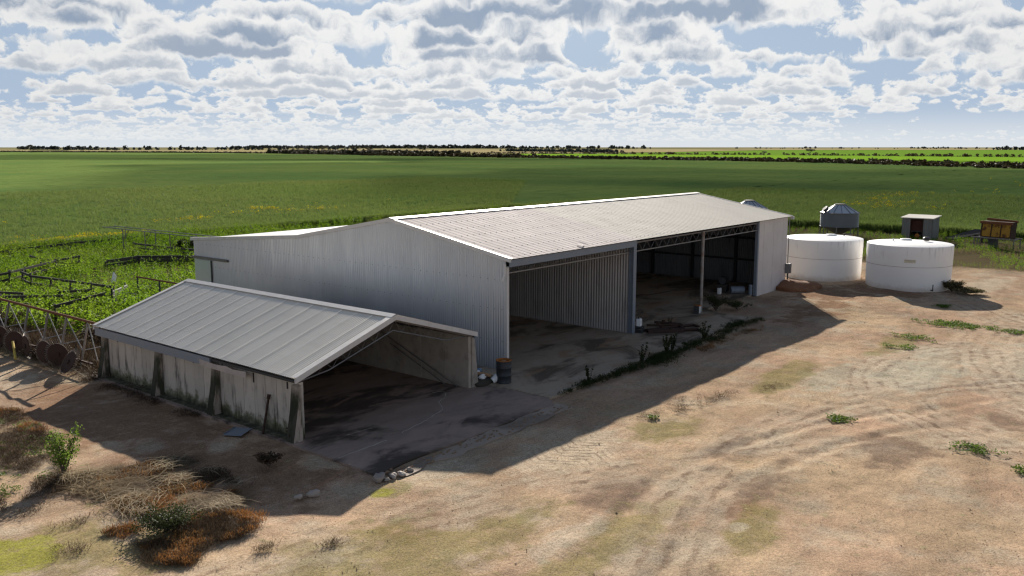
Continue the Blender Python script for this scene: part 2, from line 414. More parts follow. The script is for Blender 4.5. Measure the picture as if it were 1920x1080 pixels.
M['silo_roof'] = sheet_metal('silo_roof_steel', (.52, .54, .56), .35, .6, .10, (.36, .36, .37), .3)
M['hut'] = sheet_metal('hut_steel', (.185, .19, .19), .55, .4, .12, (.15, .14, .13), .35, streak=(1, 1, .25))
M['hut_door'] = rust_mat('rusty_door', (.03, .014, .011), (.09, .03, .02))
M['timber'] = simple('weathered_timber', (.048, .043, .039), .85, 0, .3, 7, rnd=.35)
M['timber_pale'] = simple('silvered_timber', (.30, .29, .275), .85, 0, .25, 7, rnd=.2)
M['stone'] = simple('broken_concrete', (.33, .29, .26), .9, 0, .25, 6, rnd=.3)
M['clod'] = simple('soil_clod', (.27, .19, .13), 1, 0, .35, 3, spec=0)
M['mound'] = simple('red_dirt', (.21, .095, .05), .95, 0, .35, 8, dirt=(.30, .19, .11), dirt_amt=.5, bstr=.6)
M['rubbish_dirt'] = simple('black_dirt', (.05, .043, .034), .95, 0, .4, 9, bstr=.6)
M['weed'] = leaf_mat('weed_leaf', ((.05, .135, .010), (.155, .27, .012), (.20, .25, .03)), .5)
M['weed_dark'] = leaf_mat('dark_weed_leaf', ((.022, .036, .014), (.05, .06, .022)), .3)
M['cropleaf'] = leaf_mat('crop_leaf', ((.10, .17, .04), (.19, .25, .065), (.19, .215, .065)), .45, big=.03)
M['yellow_fl'] = leaf_mat('yellow_flower', ((.55, .42, .01), (.62, .50, .015)), .35)
M['straw'] = leaf_mat('dry_straw', ((.08, .055, .03), (.33, .25, .14), (.13, .09, .05)), .25, big=.6)
M['redplant'] = leaf_mat('rust_red_plant', ((.12, .06, .025), (.29, .135, .045), (.11, .08, .04)), .3, big=.7)
M['brush'] = leaf_mat('brown_brush', ((.035, .025, .018), (.10, .07, .045)), .2, big=.6)
M['shrub'] = leaf_mat('shrub_leaf', ((.055, .105, .018), (.125, .185, .03)), .45)
M['hedge'] = leaf_mat('saltbush_leaf', ((.028, .030, .018), (.075, .066, .034), (.10, .07, .03)), .2, big=.05)
M['treeleaf'] = leaf_mat('gum_leaf', ((.035, .037, .025), (.075, .07, .044)), .2, big=.03)
M['fartree'] = leaf_mat('haze_tinted_leaf', ((.022, .032, .032), (.045, .055, .05)), .15, big=.01)  # blue of the distance haze is put into this leaf colour
M['drybush'] = leaf_mat('olive_dry_leaf', ((.07, .06, .03), (.16, .14, .07)), .3)
M['bark'] = simple('bark', (.10, .08, .065), .9, 0, .3, 8)
M['crop'] = crop_mat()
M['bright_field'] = flat_field('bright_crop', (.15, .285, .026), (.19, .325, .034))
M['green_field'] = flat_field('green_crop', (.11, .22, .03), (.16, .26, .04), .004)
M['stubble'] = flat_field('stubble', (.27, .225, .115), (.36, .31, .17), .004)

# ------------------------------------------------------------------ mesh helpers


class MB:
    def __init__(s): s.v = []; s.f = []

    def add(s, vs, fs):
        k = len(s.v); s.v += [tuple(q) for q in vs]; s.f += [tuple(i + k for i in q) for q in fs]; return s

    def box(s, x0, x1, y0, y1, z0, z1):
        return s.add([(x0, y0, z0), (x1, y0, z0), (x1, y1, z0), (x0, y1, z0), (x0, y0, z1), (x1, y0, z1), (x1, y1, z1), (x0, y1, z1)],
                     [(0, 3, 2, 1), (4, 5, 6, 7), (0, 1, 5, 4), (1, 2, 6, 5), (2, 3, 7, 6), (3, 0, 4, 7)])

    def bar(s, p, q, w, h=None, upv=(0, 0, 1)):
        h = h or w; p = Vector(p); q = Vector(q); d = (q - p).normalized(); U = Vector(upv)
        if abs(d.dot(U)) > .98: U = Vector((1, 0, 0))
        a = d.cross(U).normalized() * w / 2; b = a.cross(d).normalized() * h / 2
        vs = [e + sa * a + sb * b for e in (p, q) for sa, sb in ((-1, -1), (1, -1), (1, 1), (-1, 1))]
        return s.add(vs, [(0, 1, 2, 3), (7, 6, 5, 4), (0, 4, 5, 1), (1, 5, 6, 2), (2, 6, 7, 3), (3, 7, 4, 0)])

    def tube(s, p, q, r, r2=None, n=8, cap=True):
        r2 = r if r2 is None else r2; p = Vector(p); q = Vector(q); d = (q - p).normalized()
        U = Vector((0, 0, 1)) if abs(d.z) < .95 else Vector((1, 0, 0)); a = d.cross(U).normalized(); b = d.cross(a)
        vs = []
        for e, rr in ((p, r), (q, r2)):
            for i in range(n):
                t = 2 * math.pi * i / n; vs.append(e + (a * math.cos(t) + b * math.sin(t)) * rr)
        fs = [(i, (i + 1) % n, n + (i + 1) % n, n + i) for i in range(n)]
        if cap: fs += [tuple(range(n - 1, -1, -1)), tuple(range(n, 2 * n))]
        return s.add(vs, fs)

    def lathe(s, prof, n=48, c=(0, 0), cap=True):
        vs = []; fs = []
        for r, z in prof:
            for i in range(n):
                t = 2 * math.pi * i / n; vs.append((c[0] + r * math.cos(t), c[1] + r * math.sin(t), z))
        for j in range(len(prof) - 1):
            for i in range(n):
                fs.append((j * n + i, j * n + (i + 1) % n, (j + 1) * n + (i + 1) % n, (j + 1) * n + i))
        if cap: fs.append(tuple(range((len(prof) - 1) * n, len(prof) * n)))
        return s.add(vs, fs)

    def prism(s, poly, ax, t0, t1):
        """poly: 2-D outline swept along axis ax (0,1,2)"""
        def P(u, w, t): return {0: (t, u, w), 1: (u, t, w), 2: (u, w, t)}[ax]
        n = len(poly)
        vs = [P(u, w, t0) for u, w in poly] + [P(u, w, t1) for u, w in poly]
        return s.add(vs, [tuple(range(n)), tuple(range(2 * n - 1, n - 1, -1))] + [(i, n + i, n + (i + 1) % n, (i + 1) % n) for i in range(n)])

    def mesh(s, name, m, smooth=False):
        me = bpy.data.meshes.new(name); me.from_pydata(s.v, [], s.f); me.validate()
        import bmesh
        b = bmesh.new(); b.from_mesh(me); bmesh.ops.recalc_face_normals(b, faces=b.faces); b.to_mesh(me); b.free()
        me.materials.append(m)
        if smooth: me.shade_smooth()
        return me

    def build(s, name, m, parent=None, smooth=False, loc=None, bevel=0):
        o = link(name, s.mesh(name, m, smooth), parent, loc)
        if bevel:
            bv = o.modifiers.new('bevel', 'BEVEL'); bv.width = bevel; bv.segments = 2; bv.limit_method = 'ANGLE'
        return o


def link(name, me, parent=None, loc=None):
    o = bpy.data.objects.new(name, me); COL.objects.link(o)
    if parent: o.parent = parent
    if loc: o.location = loc
    return o


def tag(o, label=None, cat=None, group=None, kind=None):
    for k, v in (('label', label), ('category', cat), ('group', group), ('kind', kind)):
        if v: o[k] = v
    return o


def thing(name, label, cat, loc=(0, 0, 0), rz=0, group=None):
    o = bpy.data.objects.new(name, None); COL.objects.link(o); o.location = loc; o.rotation_euler = (0, 0, rz)
    o.empty_display_size = .2
    return tag(o, label, cat, group)


def np_obj(name, V, F, m, parent=None, smooth=False):
    V = np.asarray(V, np.float32); F = np.asarray(F, np.int32)
    me = bpy.data.meshes.new(name); k = F.shape[1]
    me.vertices.add(len(V)); me.vertices.foreach_set('co', V.ravel())
    me.loops.add(F.size); me.loops.foreach_set('vertex_index', F.ravel())
    me.polygons.add(len(F)); me.polygons.foreach_set('loop_start', np.arange(0, F.size, k, dtype=np.int32))
    if smooth: me.polygons.foreach_set('use_smooth', np.ones(len(F), bool))
    me.update(calc_edges=True); me.materials.append(m)
    return link(name, me, parent)


def leaves(n, cen, rad, size, flat=0.3, asp=.55, rng=RNG):
    """n diamond leaves spread in an ellipsoid"""
    d = rng.normal(size=(n, 3)); d /= np.linalg.norm(d, axis=1)[:, None]
    c = np.array(cen) + d * (rng.random((n, 1)) ** .45) * np.array(rad)
    nr = rng.normal(size=(n, 3)); nr[:, 2] = np.abs(nr[:, 2]) + flat; nr /= np.linalg.norm(nr, axis=1)[:, None]
    t = np.cross(nr, rng.normal(size=(n, 3))); t /= np.linalg.norm(t, axis=1)[:, None]; b = np.cross(nr, t)
    s = size * (.6 + .8 * rng.random((n, 1)))
    V = np.stack([c - t * s, c - b * s * asp, c + t * s, c + b * s * asp], 1)
    return V            # n,4,3


def blades(n, rad, h, w, lean=.5, rng=RNG):
    a = rng.random(n) * 6.283; r = rad * np.sqrt(rng.random(n)); base = np.stack([r * np.cos(a), r * np.sin(a), np.zeros(n)], 1)
    d = rng.normal(size=(n, 3)) * lean; d[:, 2] = 1; hh = h * (.6 + .7 * rng.random((n, 1)))
    tip = base + d / np.linalg.norm(d, axis=1)[:, None] * hh
    s = rng.normal(size=(n, 3)); s[:, 2] = 0; s /= np.linalg.norm(s, axis=1)[:, None]
    mid = base * .45 + tip * .55
    return np.stack([base - s * w * .4, mid - s * w * .5, tip, mid + s * w * .5], 1)


def scatter(name, protos, P, sc, m, squash=None, rng=RNG, yaw=None):
    """merge randomly turned copies of quad clusters at P (n,3) into one mesh"""
    out = []
    idx = rng.integers(0, len(protos), len(P)); an = rng.random(len(P)) * 6.283 if yaw is None else yaw
    sc = np.broadcast_to(np.asarray(sc, float), (len(P),))
    for k, pr in enumerate(protos):
        I = np.where(idx == k)[0]
        if not len(I): continue
        ca, sa = np.cos(an[I])[:, None, None], np.sin(an[I])[:, None, None]
        x = pr[None, ..., 0] * ca - pr[None, ..., 1] * sa; y = pr[None, ..., 0] * sa + pr[None, ..., 1] * ca
        z = np.broadcast_to(pr[None, ..., 2], x.shape)
        Q = np.stack([x, y, z], -1) * sc[I][:, None, None, None] + P[I][:, None, None, :]
        out.append(Q.reshape(-1, 3))
    V = np.concatenate(out); F = np.arange(len(V)).reshape(-1, 4)
    return np_obj(name, V, F, m)


def inpoly(P, poly):
    x, y = P[:, 0], P[:, 1]; r = np.zeros(len(P), bool); n = len(poly)
    for i in range(n):
        x0, y0 = poly[i]; x1, y1 = poly[(i + 1) % n]
        c = ((y0 > y) != (y1 > y)) & (x < (x1 - x0) * (y - y0) / (y1 - y0 + 1e-12) + x0)
        r ^= c
    return r


def rand_in(poly, n, rng=RNG):
    a = np.array(poly); lo, hi = a.min(0), a.max(0); out = np.zeros((0, 2))
    while len(out) < n:
        q = lo + rng.random((n * 2, 2)) * (hi - lo); out = np.concatenate([out, q[inpoly(q, poly)]])
    return out[:n]


def vnoise(x, y, s, seed=0):
    """cheap smooth value noise"""
    r = np.random.default_rng(seed); T = r.random((256, 256)); X = x * s; Y = y * s
    i = np.floor(X).astype(int); j = np.floor(Y).astype(int); u = X - i; v = Y - j; u = u * u * (3 - 2 * u); v = v * v * (3 - 2 * v)
    g = lambda a, b: T[a % 256, b % 256]
    return (g(i, j) * (1 - u) + g(i + 1, j) * u) * (1 - v) + (g(i, j + 1) * (1 - u) + g(i + 1, j + 1) * u) * v


def grid_obj(name, xs, ys, zf, m, smooth=True, keep=None):
    X, Y = np.meshgrid(xs, ys, indexing='ij'); Z = zf(X, Y)
    V = np.stack([X, Y, Z], -1).reshape(-1, 3); nx, ny = len(xs), len(ys)
    I = np.arange(nx * ny).reshape(nx, ny)
    F = np.stack([I[:-1, :-1], I[1:, :-1], I[1:, 1:], I[:-1, 1:]], -1).reshape(-1, 4)
    return np_obj(name, V, F, m, smooth=smooth)


# ------------------------------------------------------------------ ground and fields
def geo(a, b, n):
    return list(a + (b - a) * (np.linspace(0, 1, n) ** 3))


xs = sorted(set([-30000, -9000, -3000, -900, -300, -120, -70] + list(np.round(np.arange(-45, -22, .5), 3)) + list(np.round(np.arange(-22, 31, .15), 3)) + list(np.round(np.arange(31, 50, .4), 3)) + list(np.arange(50, 100, 2.5)) + [130, 200, 320, 600, 1200, 2500, 5000, 9000, 16000, 30000]))
ys = sorted(set([-30000, -9000, -3000, -900, -300, -120, -70] + list(np.round(np.arange(-40, -24, .5), 3)) + list(np.round(np.arange(-24, -3, .15), 3)) + list(np.round(np.arange(-3, 26, .4), 3)) + list(np.arange(26, 80, 2.5)) + [110, 170, 320, 600, 1200, 2500, 5000, 9000, 16000, 30000]))


def ground_z(X, Y):
    near = np.clip((60 - np.hypot(X + 2, Y + 2)) / 20, 0, 1)
    z = (vnoise(X, Y, .22, 1) - .5) * .10 + (vnoise(X, Y, .9, 2) - .5) * .05 + (vnoise(X, Y, 2.6, 3) - .5) * .035
    for cx, cy, rad, a0, a1 in ((11, -21, 9.2, .3, 2.4), (11, -21, 7.4, .5, 2.6), (-2, -32, 20.6, .2, 1.5), (-2, -32, 18.8, .3, 1.4), (-40, 30, 31.5, -1.2, .1), (-40, 30, 33.3, -1.2, .1), (-6, -30, 17.5, .9, 2.1), (-6, -30, 19.2, .8, 2.0), (30, -26, 18, 1.4, 3.0)):
        dd = np.hypot(X - cx, Y - cy) + (vnoise(X, Y, .3, 8) - .5) * .5 - rad; an = np.arctan2(Y - cy, X - cx)
        on = np.clip((an - a0) * 5, 0, 1) * np.clip((a1 - an) * 5, 0, 1) * np.clip((vnoise(X, Y, .25, 9) - .25) * 3, 0, 1)
        z = z + on * (-.042 * np.exp(-(dd / .20) ** 2) + .022 * np.exp(-((np.abs(dd) - .38) / .14) ** 2))
    under = ((X > -11.6) & (X < 29.2) & (Y > -4.9) & (Y < 23)) | ((X > -11) & (X < -1) & (Y > -5.2) & (Y < 13.2))
    z = np.where(under, np.minimum(z, 0) - .015, z)
    return z * near - .02


tag(grid_obj('ground', xs, ys, ground_z, M['soil']), kind='structure')


def sheet_poly(name, poly, z, m, kind='structure'):
    mb = MB(); mb.add([(x, y, z) for x, y in poly], [tuple(range(len(poly)))])
    return tag(mb.build(name, m), kind=kind)


H1 = [(300, -260), (392, 46), (460, 130), (500, 210), (540, 432), (612, 680), (690, 1000), (700, 1250), (640, 1640), (560, 2300), (420, 3200)]


def hx(y):
    ys_ = [p[1] for p in H1]; return np.interp(y, ys_, [p[0] for p in H1])


EDGE_Y, EDGE_X = 58.0, 72.0
CH = .62


def crop_z(X, Y):
    return CH + (vnoise(X, Y, .05, 5) - .5) * .25 + (vnoise(X, Y, .45, 6) - .5) * .22 + (vnoise(X, Y, 1.7, 7) - .5) * .12


def crop_part(u, yrows):
    V = []; ny = len(yrows); nx = len(u)
    Y = np.repeat(np.array(yrows)[None, :], nx, 0)
    x0 = np.where(Y < EDGE_Y, EDGE_X, -160.0); x1 = hx(Y)
    X = x0 + (x1 - x0) * np.array(u)[:, None]
    V = np.stack([X, Y, crop_z(X, Y)], -1)
    return V


U1 = sorted(set(list(np.linspace(0, .16, 20)) + list(np.linspace(.16, .46, 330)) + list(np.linspace(.46, 1, 90))))
Y1 = sorted(set(list(np.arange(EDGE_Y, 105, .45)) + list(np.arange(105, 220, 1.6)) + list(np.arange(220, 700, 10)) + list(np.arange(700, 3200, 60))))
U2 = sorted(set(list(np.linspace(0, .2, 130)) + list(np.linspace(.2, 1, 70))))
Y2 = list(np.arange(-250, -40, 10)) + list(np.arange(-40, EDGE_Y - .2, .5)) + [EDGE_Y - .01]
Vs, Fs, off = [], [], 0
for U, Yr in ((U1, Y1), (U2, Y2)):
    V = crop_part(U, Yr); a, b = V.shape[:2]
    I = np.arange(a * b).reshape(a, b) + off; off += a * b
    Vs.append(V.reshape(-1, 3)); Fs.append(np.stack([I[:-1, :-1], I[1:, :-1], I[1:, 1:], I[:-1, 1:]], -1).reshape(-1, 4))
tag(np_obj('crop_field', np.concatenate(Vs), np.concatenate(Fs), M['crop'], smooth=True), kind='structure')

sheet_poly('bright_green_field', [(330, -300), (400, 46), (505, 205), (548, 432), (625, 690), (840, 690), (912, 735), (925, 382), (862, 123), (760, -300)], .30, M['bright_field'])
sheet_poly('green_field', [(770, -320), (872, 123), (935, 382), (925, 700), (1175, 700), (2420, 1020), (3000, 480), (2700, -400)], .35, M['green_field'])
sheet_poly('stubble_field', [(1300, 740), (1190, 760), (960, 900), (860, 1250), (900, 2000), (1187, 2600), (2119, 2400), (3600, 1900), (2420, 1045)], .40, M['stubble'])
sheet_poly('stubble_field', [(2500, 1060), (3700, 1900), (7000, 2300), (6000, 1000), (3100, 560)], .45, M['stubble'])
sheet_poly('stubble_field', [(720, 1500), (880, 2150), (1187, 2700), (1400, 3600), (1000, 3900), (650, 2600)], .40, M['stubble'])

# ------------------------------------------------------------------ clouds near enough to shade the field


def cloud_mat():
    m, g, o = mat('cloud_vapour')
    t = g.n('ShaderNodeBsdfTransparent'); d = g.n('ShaderNodeBsdfDiffuse', {'Color': (.85, .86, .88, 1)}); l = g.n('ShaderNodeBsdfTranslucent', {'Color': (.85, .86, .88, 1)})
    a = g.n('ShaderNodeMixShader', {'Fac': .6}); g.L.new(d.outputs[0], a.inputs[1]); g.L.new(l.outputs[0], a.inputs[2])
    x = g.n('ShaderNodeMixShader', {'Fac': .27}); g.L.new(t.outputs[0], x.inputs[1]); g.L.new(a.outputs[0], x.inputs[2]); g.L.new(x.outputs[0], o.inputs[0])
    return m


CM = cloud_mat()


def cloud(over, size, height, seed):
    rng = np.random.default_rng(seed); rows, cols = 26, 60; c = np.array([over[0], over[1], 0]) + np.array(SUN) / SUN.z * height
    V = np.zeros((rows + 1, cols, 3)); F = []
    for i in range(rows + 1):
        th = math.pi * i / rows
        for j in range(cols):
            ph = 2 * math.pi * j / cols; d = np.array([math.sin(th) * math.cos(ph), math.sin(th) * math.sin(ph), math.cos(th)])
            k = 1 + .28 * math.sin(2.1 * ph + seed) * math.sin(th) + .16 * math.sin(5.3 * ph + 2 * seed + 2 * d[2]) * math.sin(th) + .07 * math.sin(11 * ph + 7 * d[2] + seed) + rng.normal() * .02
            V[i, j] = c + d * k * np.array([size[0], size[1], size[2] * (1 if d[2] > 0 else .35)])
    I = np.arange((rows + 1) * cols).reshape(rows + 1, cols); I2 = np.roll(I, -1, 1)
    F = np.stack([I[:-1], I[1:], I2[1:], I2[:-1]], -1).reshape(-1, 4)
    tag(np_obj('cloud', V.reshape(-1, 3), F, CM, smooth=True), kind='structure')


cloud((330, 190), (190, 260, 90), 700, 1)
cloud((470, 700), (150, 330, 80), 800, 2)
cloud((230, 30), (110, 130, 60), 650, 4)

# ------------------------------------------------------------------ slabs


def slab(name, poly, top, m, jag=.05, seed=1, label=None):
    rng = np.random.default_rng(seed); pts = []
    for i in range(len(poly)):
        p, q = np.array(poly[i]), np.array(poly[(i + 1) % len(poly)]); L = np.linalg.norm(q - p); k = max(1, int(L / .5))
        nrm = np.array([-(q - p)[1], (q - p)[0]]) / L
        for j in range(k):
            pts.append(p + (q - p) * j / k + nrm * rng.normal() * jag * (1 if j else .3))
    n = len(pts); mb = MB()
    mb.add([(x, y, top) for x, y in pts] + [(x, y, -.2) for x, y in pts], [tuple(range(n))] + [(i, n + i, n + (i + 1) % n, (i + 1) % n) for i in range(n)])
    return tag(mb.build(name, m), kind='structure')


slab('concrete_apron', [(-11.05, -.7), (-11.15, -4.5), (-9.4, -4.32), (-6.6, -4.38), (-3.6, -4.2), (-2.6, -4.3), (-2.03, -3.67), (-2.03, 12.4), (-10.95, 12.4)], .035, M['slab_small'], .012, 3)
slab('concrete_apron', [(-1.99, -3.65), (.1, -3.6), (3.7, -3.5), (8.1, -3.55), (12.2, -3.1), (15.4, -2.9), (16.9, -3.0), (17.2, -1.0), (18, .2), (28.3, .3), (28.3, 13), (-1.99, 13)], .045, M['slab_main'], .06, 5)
slab('gravel_strip', [(-10.9, -4.6), (-9.4, -4.42), (-6.6, -4.48), (-3.6, -4.3), (-2.3, -4.2), (-2.4, -4.95), (-5, -5.05), (-8, -5.1), (-10.6, -5.15)], .012, M['gravel'], .11, 8)
# pale cracks and joints in the small slab
mb = MB()


def crackline(pts, w, z, rng=random.Random(3)):
    for (x0, y0), (x1, y1) in zip(pts, pts[1:]):
        n = max(2, int(math.hypot(x1 - x0, y1 - y0) / .18)); pr = None
        for i in range(n + 1):
            t = i / n; x = x0 + (x1 - x0) * t + rng.uniform(-.025, .025); y = y0 + (y1 - y0) * t + rng.uniform(-.025, .025); ww = w * rng.uniform(.35, 1)
            if pr: mb.add([(pr[0], pr[1] - pr[2], z), (x, y - ww, z), (x, y + ww, z), (pr[0], pr[1] + pr[2], z)], [(0, 1, 2, 3)])
            pr = (x, y, ww)


crackline([(-10.96, -2.66), (-8.97, -2.56)], .03, .0395)
crackline([(-8.2, -2.4), (-6.72, -2.08), (-5.5, -1.66), (-4.9, -.9), (-4.22, -.61), (-3.9, -.3), (-3.77, -.02), (-4.2, .1)], .028, .0395)
crackline([(-9.4, -1.2), (-8.4, -1.3)], .02, .0395)
tag(mb.build('slab_crack', simple('crack_dust', (.42, .38, .33), .9)), kind='structure')

# ------------------------------------------------------------------ corrugated sheet builders


def corr_mesh(name, m, width, pitches, amp, fn, rows=1, seg=6):
    """fn(s, t, d) -> point; s metres across, t 0..1 along, d metres proud of the plane"""
    n = pitches * seg; V = []; F = []
    for i in range(n + 1):
        s = width * i / n; d = amp * math.cos(2 * math.pi * i / seg)
        for j in range(rows + 1): V.append(fn(s, j / rows, d))
    k = rows + 1
    for i in range(n):
        for j in range(rows): F.append((i * k + j, (i + 1) * k + j, (i + 1) * k + j + 1, i * k + j + 1))
    me = bpy.data.meshes.new(name); me.from_pydata(V, [], F); me.materials.append(m); me.shade_smooth()
    return me


L, He, Wr, Hr, Wk, Hk, Wl, Hl = 28.6, 4.65, 6.6, 5.86, 13.1, 4.71, 22.4, 4.0


def roofz(b): return float(np.interp(b, [-.3, 0, Wr, Wk, Wl], [He - .055, He, Hr, Hk, Hl]))


shed = thing('machinery_shed', 'long grey corrugated machinery shed with open front bays and pale gable roof', 'shed')

# gable wall that faces the small shed
gf = MB()
for b in (.1, 6.6, 13.0, 22.2): gf.box(.06, .2, b - .07, b + .07, 0, roofz(b) - .2)
for z in (1.2, 2.6): gf.box(.055, .13, .2, 22.1, z - .04, z + .04)
gw = gf.build('gable_wall', M['steel_dark'], shed)
W = .762; nsh = int(Wl / W)
for i in range(nsh + 1):
    b0 = i * W; w = min(W, Wl - b0)
    if w < .1: continue
    if 20.75 <= b0 + w / 2: mt = M['wall_zinc']
    me = corr_mesh('wall_sheet', M['wall_zinc'], w, max(1, round(w / .127)), .030,
                   lambda s, t, d, b0=b0: (-d - .004 * (i % 2), b0 + s, -.06 + t * (roofz(b0 + s) + .03)), 1)
    link('wall_sheet', me, gw)
# screw heads on the gable wall
sc = MB()
for z in (1.25, 2.55, 3.75):
    b = .2
    while b < 22.2:
        if z < roofz(b) - .3: sc.box(-.034, -.012, b - .010, b + .010, z - .010 + .004 * math.sin(b), z + .010 + .004 * math.sin(b))
        b += .381
tag(sc.build('screw_heads', M['steel_dark'], gw), kind='stuff')

# partition between the two open bays
pf = MB()
pf.box(9.54, 9.60, .15, 13.0, 2.3, 2.4)
pw = pf.build('partition_wall', M['steel_dark'], shed)
for b in (4.5, 8.8, 12.9):
    pc = MB(); pc.box(9.61, 9.75, b - .06, b + .06, 0, roofz(b) - .25); pc.build('column', M['steel_dark'], pw)
for i in range(17):
    b0 = .13 + i * W
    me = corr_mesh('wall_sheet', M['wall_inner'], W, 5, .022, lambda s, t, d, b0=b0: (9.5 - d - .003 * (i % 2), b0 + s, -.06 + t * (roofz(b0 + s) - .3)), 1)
    link('wall_sheet', me, pw)
# far end wall with its exposed frame
ef = MB()
for b in (3.41, 6.61, 9.73, 12.9): ef.box(28.32, 28.50, b - .08, b + .08, 0, roofz(b) - .2)
for z in (1.62, 3.05): ef.box(28.24, 28.31, .2, 13.0, z - .06, z + .06)
ew = ef.build('end_wall', M['steel_dark'], shed)
for i in range(29):
    b0 = i * W
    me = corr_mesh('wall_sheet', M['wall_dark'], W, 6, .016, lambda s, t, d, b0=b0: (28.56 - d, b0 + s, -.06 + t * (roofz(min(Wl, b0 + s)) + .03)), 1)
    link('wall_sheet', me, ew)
# back walls (closed, unseen from the yard)
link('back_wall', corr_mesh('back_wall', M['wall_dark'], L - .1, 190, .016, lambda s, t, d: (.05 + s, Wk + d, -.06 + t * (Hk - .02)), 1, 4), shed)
link('lean_to_wall', corr_mesh('lean_to_wall', M['wall_zinc'], L - .1, 190, .016, lambda s, t, d: (.05 + s, Wl - .03 + d, -.06 + t * (Hl)), 1, 4), shed)
# painted closing panel at the far end of the front
ff = MB(); ff.box(24.3, 28.4, .05, .12, 1.4, 1.48); ff.box(24.3, 28.4, .05, .12, 3.1, 3.18)
fp = tag(ff.build('front_panel', M['steel_dark'], shed), 'off white painted closing panel at the far end of the front')
for i in range(6):
    a0 = 24.22 + i * .73
    me = corr_mesh('wall_sheet', M['wall_white'], .73, 5, .006, lambda s, t, d, a0=a0: (a0 + s, d - .003 * (i % 2), -.06 + t * (He - .04)), 1)
    link('wall_sheet', me, fp)

# roof sheets: wide flat pans between narrow ribs


def pan_mesh(name, m, width, ribs, h, fn):
    st = []; p = width / ribs
    for i in range(ribs):
        st += [(i * p, 0), (i * p + p * .40, 0), (i * p + p * .45, h), (i * p + p * .55, h), (i * p + p * .60, 0)]
    st.append((width, 0)); V = []; F = []
    for q, d in st: V += [fn(q, 0, d), fn(q, 1, d)]
    for i in range(len(st) - 1): F.append((2 * i, 2 * i + 2, 2 * i + 3, 2 * i + 1))
    me = bpy.data.meshes.new(name); me.from_pydata(V, [], F); me.materials.append(m); return me



def roof_fn(b0, z0, b1, z1, up_=.03):
    nn = Vector((0, -(z1 - z0), b1 - b0)).normalized()
    return lambda s, t, d: (s, b0 + (b1 - b0) * t + nn.y * (d + up_), z0 + (z1 - z0) * t + nn.z * (d + up_))


nr = 38; rw = (L + .16) / nr
eave = (-.28, He - .28 * (Hr - He) / Wr)
front_fn = roof_fn(eave[0], eave[1], Wr, Hr)
me_p = pan_mesh('roof_sheet', M['roof_pink'], rw, 2, .007, front_fn)
me_g = pan_mesh('roof_sheet', M['roof_pale'], rw, 2, .007, front_fn)
me_b = pan_mesh('roof_sheet', M['roof_pale'], rw, 2, .007, roof_fn(Wk, Hk, Wr, Hr))
me_l = pan_mesh('roof_sheet', M['roof_white'], rw, 2, .007, roof_fn(Wl + .2, Hl - .015, Wk + .12, Hk + .0))
for i in range(nr):
    x = -.08 + i * rw
    link('roof_sheet', me_p if x < 9.2 + (i % 3) * .4 else me_g, shed, (x, 0, 0))
    link('roof_sheet', me_b, shed, (x, 0, 0))
    link('roof_sheet', me_l, shed, (x, 0, 0))
rs = MB()
for k in range(7):
    t = .05 + k * .15; b = eave[0] + (Wr - eave[0]) * t; z = eave[1] + (Hr - eave[1]) * t + .048
    for i in range(int(15 / .38)): rs.box(i * .38 + .1, i * .38 + .135, b - .017, b + .017, z, z + .014)
tag(rs.build('roof_screws', M['steel_dark'], shed), kind='stuff')
rc = MB()
for s_, e in ((-1, Wr - .28), (1, Wr + .28)): rc.add([(-.1, Wr, Hr + .085), (L + .1, Wr, Hr + .085), (L + .1, e, Hr + .03), (-.1, e, Hr + .03)], [(0, 1, 2, 3)])
rc.build('ridge_cap', M['flash'], shed)
# barge flashings along both gables
for x0, x1 in ((-.115, -.035), (L + .03, L + .11)):
    for (b0, z0), (b1, z1) in (((eave[0], eave[1]), (Wr, Hr)), ((Wr, Hr), (Wk, Hk)), ((Wk, Hk), (Wl + .2, Hl - .015))):
        bm_ = MB(); bm_.prism([(b0, z0 - .10), (b1, z1 - .10), (b1, z1 + .055), (b0, z0 + .055)], 0, x0, x1)
        tp = MB()
        o = bm_.build('barge_flashing', M['flash'], shed)
    for (b0, z0), (b1, z1) in (((eave[0], eave[1]), (Wr, Hr)), ((Wr, Hr), (Wk, Hk)), ((Wk, Hk), (Wl + .2, Hl - .015))):
        pass
fl = MB()
for (b0, z0), (b1, z1) in (((eave[0] - .01, eave[1]), (Wr, Hr)), ((Wr, Hr), (Wk, Hk)), ((Wk, Hk), (Wl + .2, Hl - .015))):
    fl.add([(-.118, b0, z0 + .062), (.05, b0, z0 + .062), (.05, b1, z1 + .062), (-.118, b1, z1 + .062)], [(0, 1, 2, 3)])
fl.build('barge_capping', M['flash'], shed)

# front: fascia channel, lattice girder, posts
f = MB(); f.prism([(-.20, eave[1] - .30), (-.05, eave[1] - .30), (-.05, eave[1] - .27), (-.17, eave[1] - .27), (-.17, eave[1] - .02), (-.20, eave[1] - .02)], 0, -.02, 9.62)
f.build('fascia', M['bluegrey'], shed)
bent = MB()
for k in range(8):
    x = 4.9 + k * .12; hb = lambda q: .05 + .035 * math.sin(q * .8)
    zq = lambda bb, q: eave[1] + (bb - eave[0]) * (Hr - eave[1]) / (Wr - eave[0]) + hb(q)
    b0, b1 = -.26 + .05 * k, .02 + .07 * k
    bent.add([(x, b0, zq(b0, k)), (x + .12, b0 + .05, zq(b0 + .05, k + 1)), (x + .12, b1 + .07, zq(b1 + .07, k + 1)), (x, b1, zq(b1, k))], [(0, 1, 2, 3)])
bent.build('bent_flashing', M['roof_pink'], shed)
tr = MB(); zt, zb = 4.45, 4.02; y_ = .08
tr.bar((.12, y_, zt), (24.2, y_, zt), .07, .07)
tr.build('girder_top_chord', M['steel'], shed)
tr = MB(); tr.bar((.12, y_, zb), (24.2, y_, zb), .06, .05); tr.build('girder_bottom_chord', M['galv'], shed)
